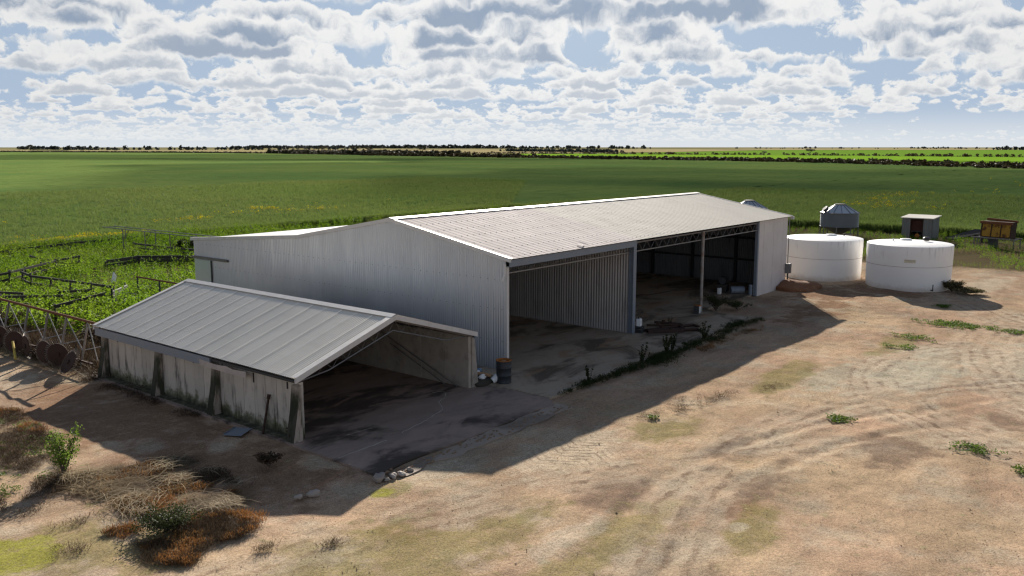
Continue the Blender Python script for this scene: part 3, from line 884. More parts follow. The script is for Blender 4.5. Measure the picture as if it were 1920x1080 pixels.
tr = MB(); n = 60
for i in range(n):
    x0 = .2 + i * 24.0 / n; x1 = x0 + 24.0 / n
    tr.tube((x0, y_, zb if i % 2 == 0 else zt), (x1, y_, zt if i % 2 == 0 else zb), .016, n=5)
tag(tr.build('girder_web', M['steel'], shed), kind='stuff')
MB().box(-.02, .115, -.05, .09, 0, 4.30).build('corner_post', M['flash'], shed)
pb = MB(); pb.box(9.42, 9.68, -.16, -.13, .02, 4.36); pb.box(9.53, 9.57, -.13, .08, .02, 4.36); pb.box(9.42, 9.68, .08, .11, .02, 4.36)
pb.build('divider_post', M['bluegrey'], shed)
pp = MB(); pp.tube((16.85, 0, .02), (16.85, 0, 4.5), .085, n=14); pp.build('pole', M['pole'], shed, smooth=False)
MB().box(24.02, 24.19, -.02, .16, 0, 4.5).build('panel_post', M['bluegrey'], shed)
dp = MB(); dp.tube((-.16, -.06, 4.42), (-.16, -.06, 4.05), .05, n=10); dp.tube((-.16, -.06, 4.05), (-.27, -.02, 3.75), .05, n=10)
dp.build('downpipe', M['flash'], shed)
ge = MB(); ge.box(L + .02, L + .16, -.36, -.16, 4.42, 4.6); ge.build('gutter_end', M['flash'], shed)
# meter box and conduit on the far corner
mbx = MB(); mbx.box(28.42, 28.82, -.30, -.02, .92, 1.55)
mo = mbx.build('meter_box', M['galv'], shed, bevel=.015)
d_ = MB(); d_.box(28.47, 28.77, -.318, -.302, .98, 1.49); d_.build('meter_door', M['steel'], mo)
cd = MB(); cd.tube((28.66, -.12, 0), (28.66, -.12, .92), .05, n=8); cd.build('conduit', M['steel_dark'], shed)
cd = MB(); cd.tube((28.66, -.09, 1.55), (28.66, -.09, 4.5), .03, n=8); cd.build('conduit', M['galv'], shed)
# sliding door at the lean-to end of the gable
sdr = MB(); sdr.box(-.085, -.05, 20.72, 22.3, .08, 2.88)
dr = sdr.build('sliding_door', M['wall_zinc'], shed)
MB().box(-.10, -.086, 20.64, 20.76, .05, 2.9).build('door_edge', M['steel_dark'], dr)
tk = MB(); tk.box(-.16, -.05, 19.1, 22.38, 2.93, 3.06); tk.build('door_track', M['steel'], shed)
# roof framing seen from below
rf = MB()
for x in (4.7, 14.2, 19, 23.9):
    for (b0, z0), (b1, z1) in (((.15, He - .15), (Wr, Hr - .15)), ((Wr, Hr - .15), (Wk - .1, Hk - .15))): rf.bar((x, b0, z0), (x, b1, z1), .1, .2)
for k in range(9):
    b = .8 + k * 1.5; rf.bar((.2, b, roofz(b) - .03 - .03), (28.2, b, roofz(b) - .06), .05, .09)
rf.build('roof_frame', M['steel_dark'], shed)

# ------------------------------------------------------------------ small shed
ss = thing('storage_shed', 'low open fronted shed with stained concrete panel walls and ribbed grey roof', 'shed', (-10.686, -.517, 0), -.008)
w1, w2, h2, h2r, L2 = 4.018, 4.09, 2.06, 3.368, 12.68
nrs = 16; srw = (L2 + .1) / nrs


def sroof(a0, z0, a1, z1):
    nn = Vector((-(z1 - z0), 0, a1 - a0)).normalized()
    if nn.z < 0: nn = -nn
    return lambda s, t, d: (a0 + (a1 - a0) * t + nn.x * (d + .02), s, z0 + (z1 - z0) * t + nn.z * (d + .02))


ml = corr_mesh('roof_sheet', M['roof_grey'], srw + .0, 7, .009, sroof(-.13, h2 - .04, w1, h2r), 1)
mr = corr_mesh('roof_sheet', M['roof_grey'], srw + .0, 7, .013, sroof(w1 + w2 + .0, h2 + .06, w1, h2r), 1)
for i in range(nrs):
    link('roof_sheet', ml, ss, (0, -.05 + i * srw, .004 * (i % 2)))
    link('roof_sheet', mr, ss, (0, -.05 + i * srw, .004 * (i % 2)))
lap = MB()
for i in range(1, nrs):
    y = -.05 + i * srw
    lap.add([(-.13, y - .012, h2 + .02), (w1, y - .012, h2r + .062), (w1, y + .012, h2r + .062), (-.13, y + .012, h2 + .02)], [(0, 1, 2, 3)])
lap.build('sheet_lap', M['roof_white'], ss)
rc = MB(); sl = (h2r - h2) / w1
rc.add([(w1, -.12, h2r + .085), (w1, L2 + .08, h2r + .085), (w1 - .22, L2 + .08, h2r - .22 * sl + .075), (w1 - .22, -.12, h2r - .22 * sl + .075)], [(0, 1, 2, 3)])
rc.add([(w1, -.12, h2r + .085), (w1, L2 + .08, h2r + .085), (w1 + .22, L2 + .08, h2r - .22 * sl + .075), (w1 + .22, -.12, h2r - .22 * sl + .075)], [(0, 1, 2, 3)])
rc.build('ridge_cap', M['flash'], ss)
for yy in ((-.13, -.06), (L2 + .06, L2 + .13)):
    for (a0, z0), (a1, z1) in (((-.16, h2 - .04), (w1, h2r)), ((w1, h2r), (w1 + w2 + .03, h2 + .05))):
        b_ = MB(); b_.prism([(a0, z0 - .12), (a1, z1 - .12), (a1, z1 + .06), (a0, z0 + .06)], 1, *yy)
        b_.build('barge_flashing', M['flash'], ss)
        c_ = MB(); y0 = yy[0] - .004; y1 = yy[1] + .004
        c_.add([(a0, y0 if yy[0] < 0 else y0 - .14, z0 + .066), (a1, y0 if yy[0] < 0 else y0 - .14, z1 + .066), (a1, y1 + (.14 if yy[0] < 0 else 0), z1 + .066), (a0, y1 + (.14 if yy[0] < 0 else 0), z0 + .066)], [(0, 1, 2, 3)])
        c_.build('barge_capping', M['flash'], ss)
# concrete panels: left wall (outside in view) and right wall (inside in view)
NP = 21; pw_ = (L2 - .15) / NP
for i in range(NP):
    y0 = .05 + i * pw_; o_ = random.uniform(-.008, .008)
    p_ = MB(); p_.box(.10 + o_, .25 + o_, y0 + .006, y0 + pw_ - .006, 0, 1.86 + random.uniform(-.015, .01)); p_.build('wall_panel', M['panel'], ss, bevel=.012)
NQ = 10; qw = (L2 - .15) / NQ
for i in range(NQ):
    y0 = .05 + i * qw; o_ = random.uniform(-.008, .008)
    p_ = MB(); p_.box(w1 + w2 - .30 + o_, w1 + w2 - .15 + o_, y0 + .006, y0 + qw - .006, 0, 2.0); p_.build('wall_panel', M['panel_dry'], ss, bevel=.012)
NB = 7; bw = (w1 + w2 - .45) / NB
for i in range(NB):
    x0 = .26 + i * bw; xm = x0 + bw / 2; zt_ = h2 + (h2r - h2) * (1 - abs(xm - w1) / w1) - .2
    p_ = MB(); p_.box(x0 + .006, x0 + bw - .006, L2 - .2, L2 - .06, 0, zt_); p_.build('wall_panel', M['panel'], ss)
# bolt slots at the panel heads
for i in (1, 4, 7, 10, 13, 16, 19):
    y0 = .05 + i * pw_
    p_ = MB(); p_.box(.075, .099, y0 - .03, y0 + .03, 1.56 - .1 * (i == 4), 1.78); p_.build('bolt_slot', M['black'], ss)
# buttresses
for y in (.14, 4.55, 8.25, 12.3):
    w_ = .34 if y > .2 else .40; y0 = y - w_ / 2
    if y < .2: y0 = -.08
    b_ = MB(); b_.prism([(.08, 0), (.08, 1.80), (-.02, 1.74), (-.10, 1.0), (-.30, 0)], 1, y0, y0 + w_)
    b_.build('buttress', M['buttress'], ss, bevel=.02)
b_ = MB(); b_.prism([(w1 + w2 - .14, 0), (w1 + w2 - .14, 1.98), (w1 + w2 + .02, 1.9), (w1 + w2 + .10, 1.0), (w1 + w2 + .22, 0)], 1, .0, .36)
b_.build('buttress', M['panel_dry'], ss, bevel=.02)
# footing ledge
MB().box(-.22, .08, .35, 12.5, -.1, .05).build('footing', M['panel'], ss)
# fascia: grey channel, pale patched length, bare end
fz = h2 - .08
MB().box(-.15, -.10, 4.6, L2, fz - .30, fz).build('fascia', M['bluegrey'], ss)
fp_ = MB()
fp_.prism([(2.5, fz - .35), (5.2, fz - .33), (5.2, fz - .12), (4.2, fz - .16), (3.6, fz - .12), (3.2, fz - .17), (2.5, fz - .13)], 0, -.160, -.152)
tag(fp_.build('fascia_patch', M['patch'], ss), 'pale patched length of fascia')
MB().box(-.10, -.04, -.02, 4.58, fz - .10, fz - .02).build('eave_purlin', M['steel_dark'], ss)
MB().box(w1 + w2 - .1, w1 + w2 - .04, -.02, L2, h2 - .1, h2 - .0).build('eave_purlin', M['steel_dark'], ss)
# open end truss
t_ = MB(); y = .05
top = [(.1, h2 - .10), (w1, h2r - .14), (w1 + w2 - .1, h2 - .06)]
for p, q in zip(top, top[1:]): t_.bar((p[0], y, p[1]), (q[0], y, q[1]), .06, .07)
t_.build('truss_top_chord', M['steel'], ss)
t_ = MB(); bot = [(.15, h2 - .16), (1.25, h2 - .03), (w1, h2r - .50), (w1 + w2 - 1.5, h2 + .02), (w1 + w2 - .2, h2 - .0)]
for p, q in zip(bot, bot[1:]): t_.tube((p[0], y, p[1]), (q[0], y, q[1]), .022, n=6)
t_.build('truss_bottom_chord', M['galv'], ss)
t_ = MB()
for k in range(11):
    xa = .8 + k * .6; xb = xa + .3
    zt2 = np.interp(xb, [a for a, _ in top], [b for _, b in top])
    za = np.interp(xa, [a for a, _ in bot], [b for _, b in bot]); zc_ = np.interp(xb + .3, [a for a, _ in bot], [b for _, b in bot])
    t_.tube((xa, y, za), (xb, y, zt2), .01, n=4); t_.tube((xb, y, zt2), (xb + .3, y, zc_), .01, n=4)
t_.build('truss_web', M['steel'], ss)
r_ = MB()
for k in range(1, 4):
    yy = k * 3.1
    for p, q in zip(top, top[1:]): r_.bar((p[0], yy, p[1]), (q[0], yy, q[1]), .06, .12)
r_.build('roof_frame', M['steel_dark'], ss)
t_ = MB(); t_.tube((w1 + w2 - .36, 5.6, 1.9), (w1 + w2 - .45, .5, .06), .02, n=6); t_.tube((w1 + w2 - .42, 4.2, 1.2), (w1 + w2 - .6, .9, .06), .02, n=6)
t_.build('wall_brace', M['galv'], ss)

# ------------------------------------------------------------------ tanks


def tank(c, r, h, label, face, hatch):
    t = thing('water_tank', label, 'water tank', (c[0], c[1], 0), face, 'white poly water tanks')
    mid = h * .54
    b_ = MB(); b_.lathe([(r * .985, -.05), (r * .995, .5), (r * 1.0, mid - .02), (r * 1.0, mid), (r * 1.008, h * .8), (r * 1.008, h - .06), (r * 1.002, h - .012)], 72, cap=False)
    b_.build('wall', M['poly'], t, smooth=True)
    b_ = MB(); b_.lathe([(r * 1.002, h - .012), (r * .985, h + .006), (r * .5, h + .07), (r * .12, h + .11), (.01, h + .115)], 72); b_.build('roof', M['poly'], t, smooth=True)
    b_ = MB(); b_.lathe([(r * .998, mid - .022), (r * 1.0 + .012, mid - .012), (r * 1.0 + .012, mid + .006), (r * .998, mid + .016)], 72, cap=False)
    b_.build('seam', simple('seam_dust', (.52, .45, .42), .8), t, smooth=True)
    b_ = MB(); b_.lathe([(.36, h + .05), (.36, h + .16), (.30, h + .19), (.01, h + .20)], 24, c=hatch); b_.build('hatch', M['white_plastic'], t)
    return t


tR = tank((34.31, -6.0), 2.60, 2.80, 'white poly water tank with small faded plaque, nearer to the yard', 0, (.9, .5))
tL = tank((35.1, -.05), 2.60, 2.72, 'white poly water tank half hidden by the shed corner, no plaque', 0, (.9, -.2))
f_ = MB(); f_.lathe([(.16, 2.92), (.22, 2.98), (.22, 3.10), (.15, 3.16), (.01, 3.18)], 18, c=(1.0, -.75)); f_.build('inlet_strainer', M['black'], tR)
f_ = MB(); f_.tube((-.2, 1.0, 2.9), (-.2, 1.0, 3.05), .05, n=8); f_.build('vent', M['white_plastic'], tR)
f_ = MB(); f_.tube((-2.0, -1.95, .12), (-2.15, -2.1, .12), .04, n=8); f_.tube((-2.15, -2.1, .12), (-2.15, -2.1, .5), .03, n=8); f_.build('outlet_pipe', M['black'], tR)
f_ = MB(); f_.tube((1.5, -.9, 2.8), (1.5, -.9, 2.94), .06, n=8); f_.tube((1.5, -.9, 2.9), (1.9, -1.3, 2.9), .04, n=8); f_.build('inlet_pipe', M['black'], tL)
# plaque with two lines of worn print, curved to the wall
pl_ = MB(); pr_ = MB()


def arc(mbq, a0, a1, z0, z1, r, k=5):
    for i in range(k):
        p, q = R(a0 + (a1 - a0) * i / k), R(a0 + (a1 - a0) * (i + 1) / k)
        mbq.add([(r * math.cos(p), r * math.sin(p), z0), (r * math.cos(q), r * math.sin(q), z0), (r * math.cos(q), r * math.sin(q), z1), (r * math.cos(p), r * math.sin(p), z1)], [(0, 1, 2, 3)])


arc(pl_, 189, 203.5, 1.80, 2.0, 2.628); po = pl_.build('plaque', simple('cream_plaque', (.66, .62, .50), .6), tR)
rr_ = random.Random(2); a = 190.5
for zz0, zz1, st_, en in ((1.90, 1.965, 190.5, 202.5), (1.83, 1.865, 191, 199)):
    a = st_
    while a < en:
        w_ = rr_.uniform(.5, .9); arc(pr_, a, a + w_, zz0 + rr_.uniform(0, .012), zz1 - rr_.uniform(0, .012), 2.631, 1); a += w_ + .35
pr_.build('plaque_print', simple('faded_print', (.38, .34, .22), .7), po)

# ------------------------------------------------------------------ silos


def silo(c, label):
    s_ = thing('grain_silo', label, 'silo', (c[0], c[1], 0), 0, 'hopper bottom grain silos')
    r = 1.84; zb_, zt_ = 1.08, 2.46
    b_ = MB(); prof = []
    n = 18
    for i in range(n * 4 + 1): prof.append((r + .022 * math.cos(i * math.pi / 2), zb_ + (zt_ - zb_) * i / (n * 4)))
    b_.lathe(prof, 48, cap=False); b_.build('wall', M['silo'], s_, smooth=True)
    b_ = MB(); b_.lathe([(r, zb_), (.35, .32), (.2, .3)], 32); b_.build('hopper', M['silo'], s_, smooth=False)
    NSEG = 14
    for i in range(NSEG):
        a0 = 2 * math.pi * i / NSEG + .01; a1 = 2 * math.pi * (i + 1) / NSEG - .01; am = (a0 + a1) / 2
        P_ = lambda rad, a, z: (rad * math.cos(a), rad * math.sin(a), z)
        b_ = MB(); b_.add([P_(r + .05, a0, zt_), P_(r + .06, am, zt_), P_(r + .05, a1, zt_), P_(.5, a1, 3.26), P_(.5, am, 3.27), P_(.5, a0, 3.26)], [(0, 1, 4, 5), (1, 2, 3, 4)])
        b_.build('roof_panel', M['silo_roof'], s_)
    b_ = MB()
    for i in range(NSEG):
        a_ = 2 * math.pi * i / NSEG; b_.bar(((r + .06) * math.cos(a_), (r + .06) * math.sin(a_), zt_ + .02), (.48 * math.cos(a_), .48 * math.sin(a_), 3.285), .05, .06)
    b_.build('roof_ribs', M['silo'], s_)
    b_ = MB(); b_.lathe([(.55, 3.24), (.56, 3.32), (.3, 3.36), (.01, 3.37)], 20); b_.build('top_lid', M['steel_dark'], s_)
    b_ = MB(); b_.lathe([(r + .03, zt_ - .05), (r + .09, zt_ - .03), (r + .09, zt_ + .03), (r + .03, zt_ + .04)], 48, cap=False); b_.build('eave_ring', M['galv'], s_)
    hx_ = MB(); hx_.tube((-1.28, .9, 2.74), (-1.42, 1.04, 2.95), .3, .3, 14); hx_.build('hatch', M['steel_dark'], s_)
    for i in range(8):
        a_ = 2 * math.pi * i / 8 + .2; b_ = MB(); b_.tube((1.82 * math.cos(a_), 1.82 * math.sin(a_), 0), (1.82 * math.cos(a_), 1.82 * math.sin(a_), zb_), .06, n=6); b_.build('leg', M['steel'], s_)
    return s_


silo((63.8, 8.7), 'galvanised grain silo on legs standing behind the white water tanks')
silo((64.2, 18.6), 'grain silo with only its conical roof showing over the big shed roof')

# ------------------------------------------------------------------ tin hut
hut = thing('tin_hut', 'small grey tin hut with a rusty open doorway, beyond the white tanks', 'hut', (64.6, .1, 0), 0)
hh0, hh1 = 2.15, 2.28      # low to high; front is -x face, 2.95 wide in y, 3.6 deep
YW, XD = 2.75, 2.5


def hut_sheets(p0, p1, zt0, zt1, n):
    for i in range(n):
        t0, t1 = i / n, (i + 1) / n
        a = Vector(p0).lerp(Vector(p1), t0); b = Vector(p0).lerp(Vector(p1), t1); d = (b - a).normalized(); nn = Vector((d.y, -d.x, 0))
        wl_ = (b - a).length
        me = corr_mesh('wall_sheet', M['hut'], wl_, 5, .014, lambda s, t, dd: tuple(a + d * s + nn * dd + Vector((0, 0, t * (zt0 + (zt1 - zt0) * (t0 + (t1 - t0) * s / wl_))))), 1)
        link('wall_sheet', me, hut)


hut_sheets((0, YW, 0), (0, 2.0, 0), hh0, hh0, 1); hut_sheets((0, .8, 0), (0, 0, 0), hh0, hh0, 1)
hut_sheets((0, 0, 0), (XD, 0, 0), hh0, hh1, 4); hut_sheets((XD, 0, 0), (XD, YW, 0), hh1, hh1, 4); hut_sheets((XD, YW, 0), (0, YW, 0), hh1, hh0, 4)
h_ = MB(); h_.prism([(-.2, hh0 + .02), (XD + .2, hh1 + .03), (XD + .2, hh1 + .10), (-.2, hh0 + .09)], 1, -.15, YW + .15); h_.build('roof', M['roof_grey'], hut)
h_ = MB(); h_.box(.25, .30, 0.82, 1.98, .95, hh0 - .2); h_.build('door_panel', M['hut_door'], hut)
h_ = MB(); h_.box(.18, .24, 0.82, 1.98, .86, .95); h_.build('door_rail', M['timber'], hut)
h_ = MB(); h_.box(-.01, .06, .79, .87, 0, hh0); h_.box(-.01, .06, 1.93, 2.01, 0, hh0); h_.box(-.01, .06, .87, 1.93, hh0 - .12, hh0 - .01); h_.build('door_frame', M['rust_dark'], hut)
en = thing('old_engine', 'rusty orange engine block inside the tin hut doorway', 'engine', (64.95, 1.45, 0), 0)
e_ = MB(); e_.box(-.2, .35, -.35, .35, .1, .5); e_.build('block', M['rust_dark'], en, bevel=.03)
e_ = MB(); e_.tube((-.26, 0, .5), (-.2, 0, .5), .2, n=18); e_.build('flywheel', M['rust_bright'], en)

rp = thing('loading_ramp', 'dark sloping timber loading ramp beside the tin hut', 'ramp', (67.5, -1.2, 0), 0)
q_ = MB(); q_.add([(-.8, .8, .1), (-.8, -.4, .1), (1.2, -3.2, .95), (1.2, -1.6, 1.0), (-.8, .8, .2), (-.8, -.4, .2), (1.2, -3.2, 1.05), (1.2, -1.6, 1.1)], [(0, 1, 2, 3), (4, 5, 6, 7), (0, 1, 5, 4), (1, 2, 6, 5), (2, 3, 7, 6), (3, 0, 4, 7)])
q_.build('deck', M['timber'], rp)
for yy in (-3.1, -1.7):
    q_ = MB(); q_.box(1.05, 1.17, yy - .06, yy + .06, 0, 1.0); q_.build('post', M['timber'], rp)
q_ = MB(); q_.box(.2, 1.0, -2.9, -1.9, .0, .7); q_.build('crib', M['timber'], rp)

# ------------------------------------------------------------------ yellow bin on its stand
yb = thing('field_bin', 'rusty yellow steel bin of three panels raised on a pipe stand', 'bin', (61.9, -5.9, 0), R(-14))
q_ = MB(); q_.prism([(-.1, 1.0), (.9, 1.0), (1.05, 2.4), (.05, 2.4)], 1, -1.3, 1.3); bb = q_.build('bin_body', M['rust_dark'], yb)
for k in range(3):
    y0 = -1.23 + k * .83
    q_ = MB(); q_.add([(-.125, y0, 1.07), (-.125, y0 + .76, 1.07), (.012, y0 + .76, 2.22), (.012, y0, 2.22), (-.105, y0, 1.07), (-.105, y0 + .76, 1.07), (.032, y0 + .76, 2.22), (.032, y0, 2.22)], [(0, 1, 2, 3), (4, 5, 6, 7), (0, 1, 5, 4), (1, 2, 6, 5), (2, 3, 7, 6), (3, 0, 4, 7)])
    q_.build('side_panel', M['yellow_paint'], bb)
for y0 in (-1.3, -.435, .39, 1.26):
    q_ = MB(); q_.bar((-.15, y0, 1.0), (.0, y0, 2.3), .08, .06); q_.build('rib', M['rust_dark'], bb)
q_ = MB(); q_.bar((-.05, -1.4, 2.30), (-.05, 1.4, 2.30), .14, .24); q_.build('top_rim', M['rust'], bb)
q_ = MB(); q_.bar((1.0, -1.4, 2.42), (1.0, 1.3, 2.55), .10, .2); q_.build('back_rim', M['rust'], bb)
q_ = MB(); q_.bar((-.35, -2.0, .95), (-.35, 2.0, .95), .1, .1); q_.bar((.9, -1.9, .95), (.9, 1.9, .95), .1, .1); q_.bar((-.5, -1.6, .90), (1.1, -1.6, .90), .09, .09); q_.bar((-.5, 1.6, .90), (1.1, 1.6, .90), .09, .09)
q_.build('stand_frame', M['steel'], yb)
for x, y in ((-.35, -1.75), (-.35, 1.7), (-.2, 1.5), (.9, -1.75), (.9, 1.75)):
    q_ = MB(); q_.tube((x, y, 0), (x, y, .95), .055, n=8); q_.build('leg', M['steel'], yb)
q_ = MB(); q_.box(.3, .8, .1, .75, 0, .9); q_.build('chute', M['steel_dark'], yb)

# ------------------------------------------------------------------ hay rake
rk = thing('wheel_rake', 'old wheel rake with finger wheels hanging from a long rusty beam', 'rake', (-10.25, 17.5, 0), 0)
OY = 17.5; OX = -10.25
P2 = lambda x, y, z: (x - OX, y - OY, z)
q_ = MB(); q_.tube(P2(-10.25, 12.9, 1.95), P2(-10.2, 24.2, 1.95), .055, n=10); q_.build('beam', M['rust'], rk)
PB = [13.68, 15.56, 17.29, 19.23, 21.27, 23.2]
for k, b in enumerate(PB):
    q_ = MB(); q_.bar(P2(-10.70, b, .1), P2(-10.27, b, 1.92), .07, .07, (1, 0, 0)); q_.build('post', M['steel'], rk)
    if k: lo = (PB[k - 1], .75)
    else: lo = (12.5, .55)
    q_ = MB(); q_.tube(P2(-10.28, b - .05, 1.85), P2(-10.55, lo[0], lo[1]), .022, n=6); q_.build('brace', M['galv'], rk)
    q_ = MB(); q_.tube(P2(-10.52, b, .8), P2(-9.7, b - .25, .9), .022, n=6); q_.build('strut', M['galv'], rk)
q_ = MB(); q_.bar(P2(-10.72, 12.6, .42), P2(-10.72, 24, .42), .07, .07); q_.build('lower_beam', M['rust_dark'], rk)
wheel_d = MB(); n = 28; rad = .56
wheel_d.tube((0, 0, -.02), (0, 0, .02), rad * .82, n=n); wheel_d.tube((0, 0, -.07), (0, 0, .07), .09, n=10)
tin = MB()
for i in range(40):
    a_ = 2 * math.pi * i / 40; ca, sa = math.cos(a_), math.sin(a_); cb, sb = math.cos(a_ + .16), math.sin(a_ + .16)
    tin.tube((rad * .8 * ca, rad * .8 * sa, 0), (rad * 1.12 * cb, rad * 1.12 * sb, -.05), .009, n=4)
wm = wheel_d.mesh('rake_wheel', M['rust_dark']); tm = tin.mesh('tines', simple('bright_tine', (.28, .24, .21), .5, .5, .3))
for i, (x, y, yaw, tilt) in enumerate(((-11.15, 18.75, 2, 8), (-11.2, 17.5, -35, 0), (-11.2, 15.75, -15, 5), (-11.05, 14.85, 5, 0), (-11.2, 13.6, -30, 32), (-11.05, 20.6, 0, 4), (-11.1, 22.4, -10, 0))):
    o = link('rake_wheel', wm, rk, P2(x, y, .56 if tilt < 20 else .45)); o.rotation_euler = (R(90 - tilt), 0, R(-62 + yaw))
    link('tines', tm, o)
    q_ = MB(); q_.bar(P2(x + .05, y, .55), P2(-10.72, y + .1, .45), .05, .05); q_.build('wheel_arm', M['rust_dark'], rk)
q_ = MB(); q_.tube(P2(-11.5, 18.05, .72), P2(-11.9, 16.9, .22), .05, n=8); tag(q_.build('stay_rod', M['yellow_rod'], rk), 'yellow stay rod')

# ------------------------------------------------------------------ old stockyard rails
GR = 'old stockyard rails among the weeds'


def rails(pts, zs, label, m='timber', h=.14, w=.05, postz=None, name='stockyard_rail', cat='fence', step=2.4, group=GR):
    c = pts[0]; t = thing(name, label, cat, (c[0], c[1], 0), 0, group); Q = lambda p, z: (p[0] - c[0], p[1] - c[1], z)
    for z in zs:
        for p, q in zip(pts, pts[1:]):
            Lg = math.dist(p, q); k = max(1, round(Lg / 4.5))
            for i in range(k):
                a_ = (p[0] + (q[0] - p[0]) * i / k, p[1] + (q[1] - p[1]) * i / k); b_ = (p[0] + (q[0] - p[0]) * (i + .985) / k, p[1] + (q[1] - p[1]) * (i + .985) / k)
                mb_ = MB(); mb_.bar(Q(a_, z + random.uniform(-.03, .03)), Q(b_, z + random.uniform(-.03, .03)), w, h); mb_.build('rail', M[m], t)
    pz = postz or max(zs) + .12
    for p, q in zip(pts, pts[1:]):
        Lg = math.dist(p, q); k = max(1, round(Lg / step)); off_ = Vector((-(q[1] - p[1]), q[0] - p[0], 0)).normalized() * .09
        for i in range(k + 1):
            x, y = p[0] + (q[0] - p[0]) * i / k + off_.x, p[1] + (q[1] - p[1]) * i / k + off_.y
            mb_ = MB(); mb_.tube(Q((x, y), 0), Q((x + random.uniform(-.04, .04), y), pz + random.uniform(-.1, .05)), .07, .06, 7); mb_.build('post', M[m], t)
    return t


rails([(-4.72, 36.6), (-3.9, 37.1), (.7, 41.05), (2.9, 42.2)], (.8, 1.2), 'dark timber rail angling back into the weeds towards the crop')
rails([(-3.3, 37.1), (-3.7, 34.9), (-2.82, 26.4)], (.75, 1.2), 'long dark double rail running towards the pale board panel')
rails([(-5.5, 27.1), (-3.94, 26.3)], (.85, 1.2), 'short dark rail left of the pale board panel')
rails([(-7.66, 22.5), (-4.1, 24.5)], (.75, 1.2), 'nearest grey rail just behind the wheel rake', h=.18)
rails([(-7.5, 29.6), (-6.9, 28.3)], (1.2,), 'short dark rail at the left frame edge, farther of two')
rails([(-8.1, 28.05), (-5.95, 25.7)], (.8, 1.2), 'short dark rail at the left frame edge, nearer of two')
rails([(-1, 52.5), (3.75, 54.2), (8.3, 55.2), (16, 56.6)], (.45, .8), 'low dark boundary rail along the edge of the green crop', h=.2)
rails([(1.6, 47.5), (1.4, 41.7)], (.9,), 'dark rail in the middle of the tall weeds, near the boundary rail')
rails([(3.2, 39), (6, 39.8), (8.9, 37.1)], (.75, 1.0), 'broken dark rail ending behind the big shed corner', h=.24)
rails([(10.6, 49.2), (11.2, 40.9)], (.7, 1.0), 'dark rail under the raised pipe frame')
# pale board panel
pb_ = thing('board_panel', 'pale weathered board panel standing in the weeds between rails', 'panel', (-3.06, 25.87, 0), math.atan2(1.62, 1.69))
for k, z in enumerate((.55, .74, .93)):
    q_ = MB(); q_.box(0, 2.3, -.02, .02, z - .08, z + .09); q_.build('board', M['timber_pale'], pb_)
for x in (.1, 2.2):
    q_ = MB(); q_.box(x - .05, x + .05, .03, .12, 0, 1.2); q_.build('post', M['timber'], pb_)
q_ = MB(); q_.bar((0, -.01, 1.05), (2.3, -.01, 1.05), .06, .05); q_.build('cap_rail', M['flash'], pb_)
cr = thing('feed_sack', 'torn white sack caught on a post beyond the pale board panel', 'sack', (-1.3, 29.2, 1.05), .3)
q_ = MB(); q_.prism([(-.16, 0), (.14, .03), (.2, .35), (.05, .6), (-.05, .3)], 1, -.05, .05); q_.build('cloth', M['white_plastic'], cr)
q_ = MB(); q_.tube((.0, .08, -1.05), (.0, .08, .1), .06, n=7); q_.build('post', M['timber'], cr)
# rusty pipe rail and dark mesh panels
pr = thing('pipe_gate', 'rusty pipe rail with dark sheet panels behind the small shed roof', 'gate', (-1.2, 26.6, 0), 0)
q_ = MB(); q_.tube((0, 0, 1.6), (.05, -6.5, 1.6), .05, n=8); q_.build('top_pipe', M['rust'], pr)
for yy in (0, -2.4, -4.9):
    q_ = MB(); q_.tube((0, yy, 0), (0, yy, 1.6), .05, n=8); q_.build('post', M['steel_dark'], pr)
for yy in (-2.6, -4.0):
    q_ = MB(); q_.prism([(yy, .2), (yy - 1.2, .2), (yy - 1.2, 1.25), (yy, .95)], 0, -.5, -.46); q_.build('sheet_panel', M['steel_dark'], pr)
q_ = MB(); q_.tube((-.6, .6, .75), (-.6, -2.4, .72), .03, n=6); q_.tube((-.9, .6, .45), (-.9, -2.6, .45), .03, n=6); q_.build('lower_pipe', M['galv'], pr)
# raised pipe frame
fr = thing('pipe_trellis', 'tall open frame of thin grey pipes at the edge of the crop', 'frame', (10.5, 45, 0), 0)
for x0 in (10.2, 11.3):
    q_ = MB(); q_.tube((x0 - 10.5, 8.5, 2.2), (x0 - 10.5 + .3, -9, 2.2), .035, n=6); q_.build('long_pipe', M['galv'], fr)
for x0, b in ((10.2, 50.0), (10.28, 46.6), (10.34, 42.9), (11.3, 51.7), (11.42, 47), (11.5, 41)):
    q_ = MB(); q_.tube((x0 - 10.5, b - 45, 0), (x0 - 10.5, b - 45, 2.2), .04, n=6); q_.build('post', M['steel'], fr)
    q_ = MB(); q_.tube((x0 - 10.5, b - 45, 1.3), (x0 - 10.5, b - 46, 2.18), .022, n=5); q_.build('brace', M['steel'], fr)
q_ = MB(); q_.tube((-.35, 7.9, 2.2), (.85, 7.9, 2.2), .03, n=6); q_.tube((-.3, 1.5, 2.2), (.95, 1.5, 2.2), .03, n=6); q_.build('cross_pipe', M['galv'], fr)

# ------------------------------------------------------------------ small things in the yard
dm = thing('oil_drum', 'black oil drum with a rusty open top at the big shed corner', 'drum', (-1.40, -1.02, .046), 0)
b_ = MB(); r = .29; b_.lathe([(r, 0), (r + .012, .01), (r, .03), (r, .28), (r + .014, .295), (r, .31), (r, .58), (r + .014, .595), (r, .61), (r, .86)], 36, cap=False); b_.build('body', M['drum_paint'], dm, smooth=True)
b_ = MB(); b_.lathe([(r, .86), (r + .013, .87), (r + .013, .89), (r - .015, .89), (r - .02, .80), (r - .02, .72), (.01, .70)], 36); b_.build('rim', M['rust_bright'], dm)
b_ = MB(); b_.box(-.02, .16, -.02, .12, .74, .84); b_.build('contents', M['cardboard'], dm, bevel=.02)

# rubbish heap


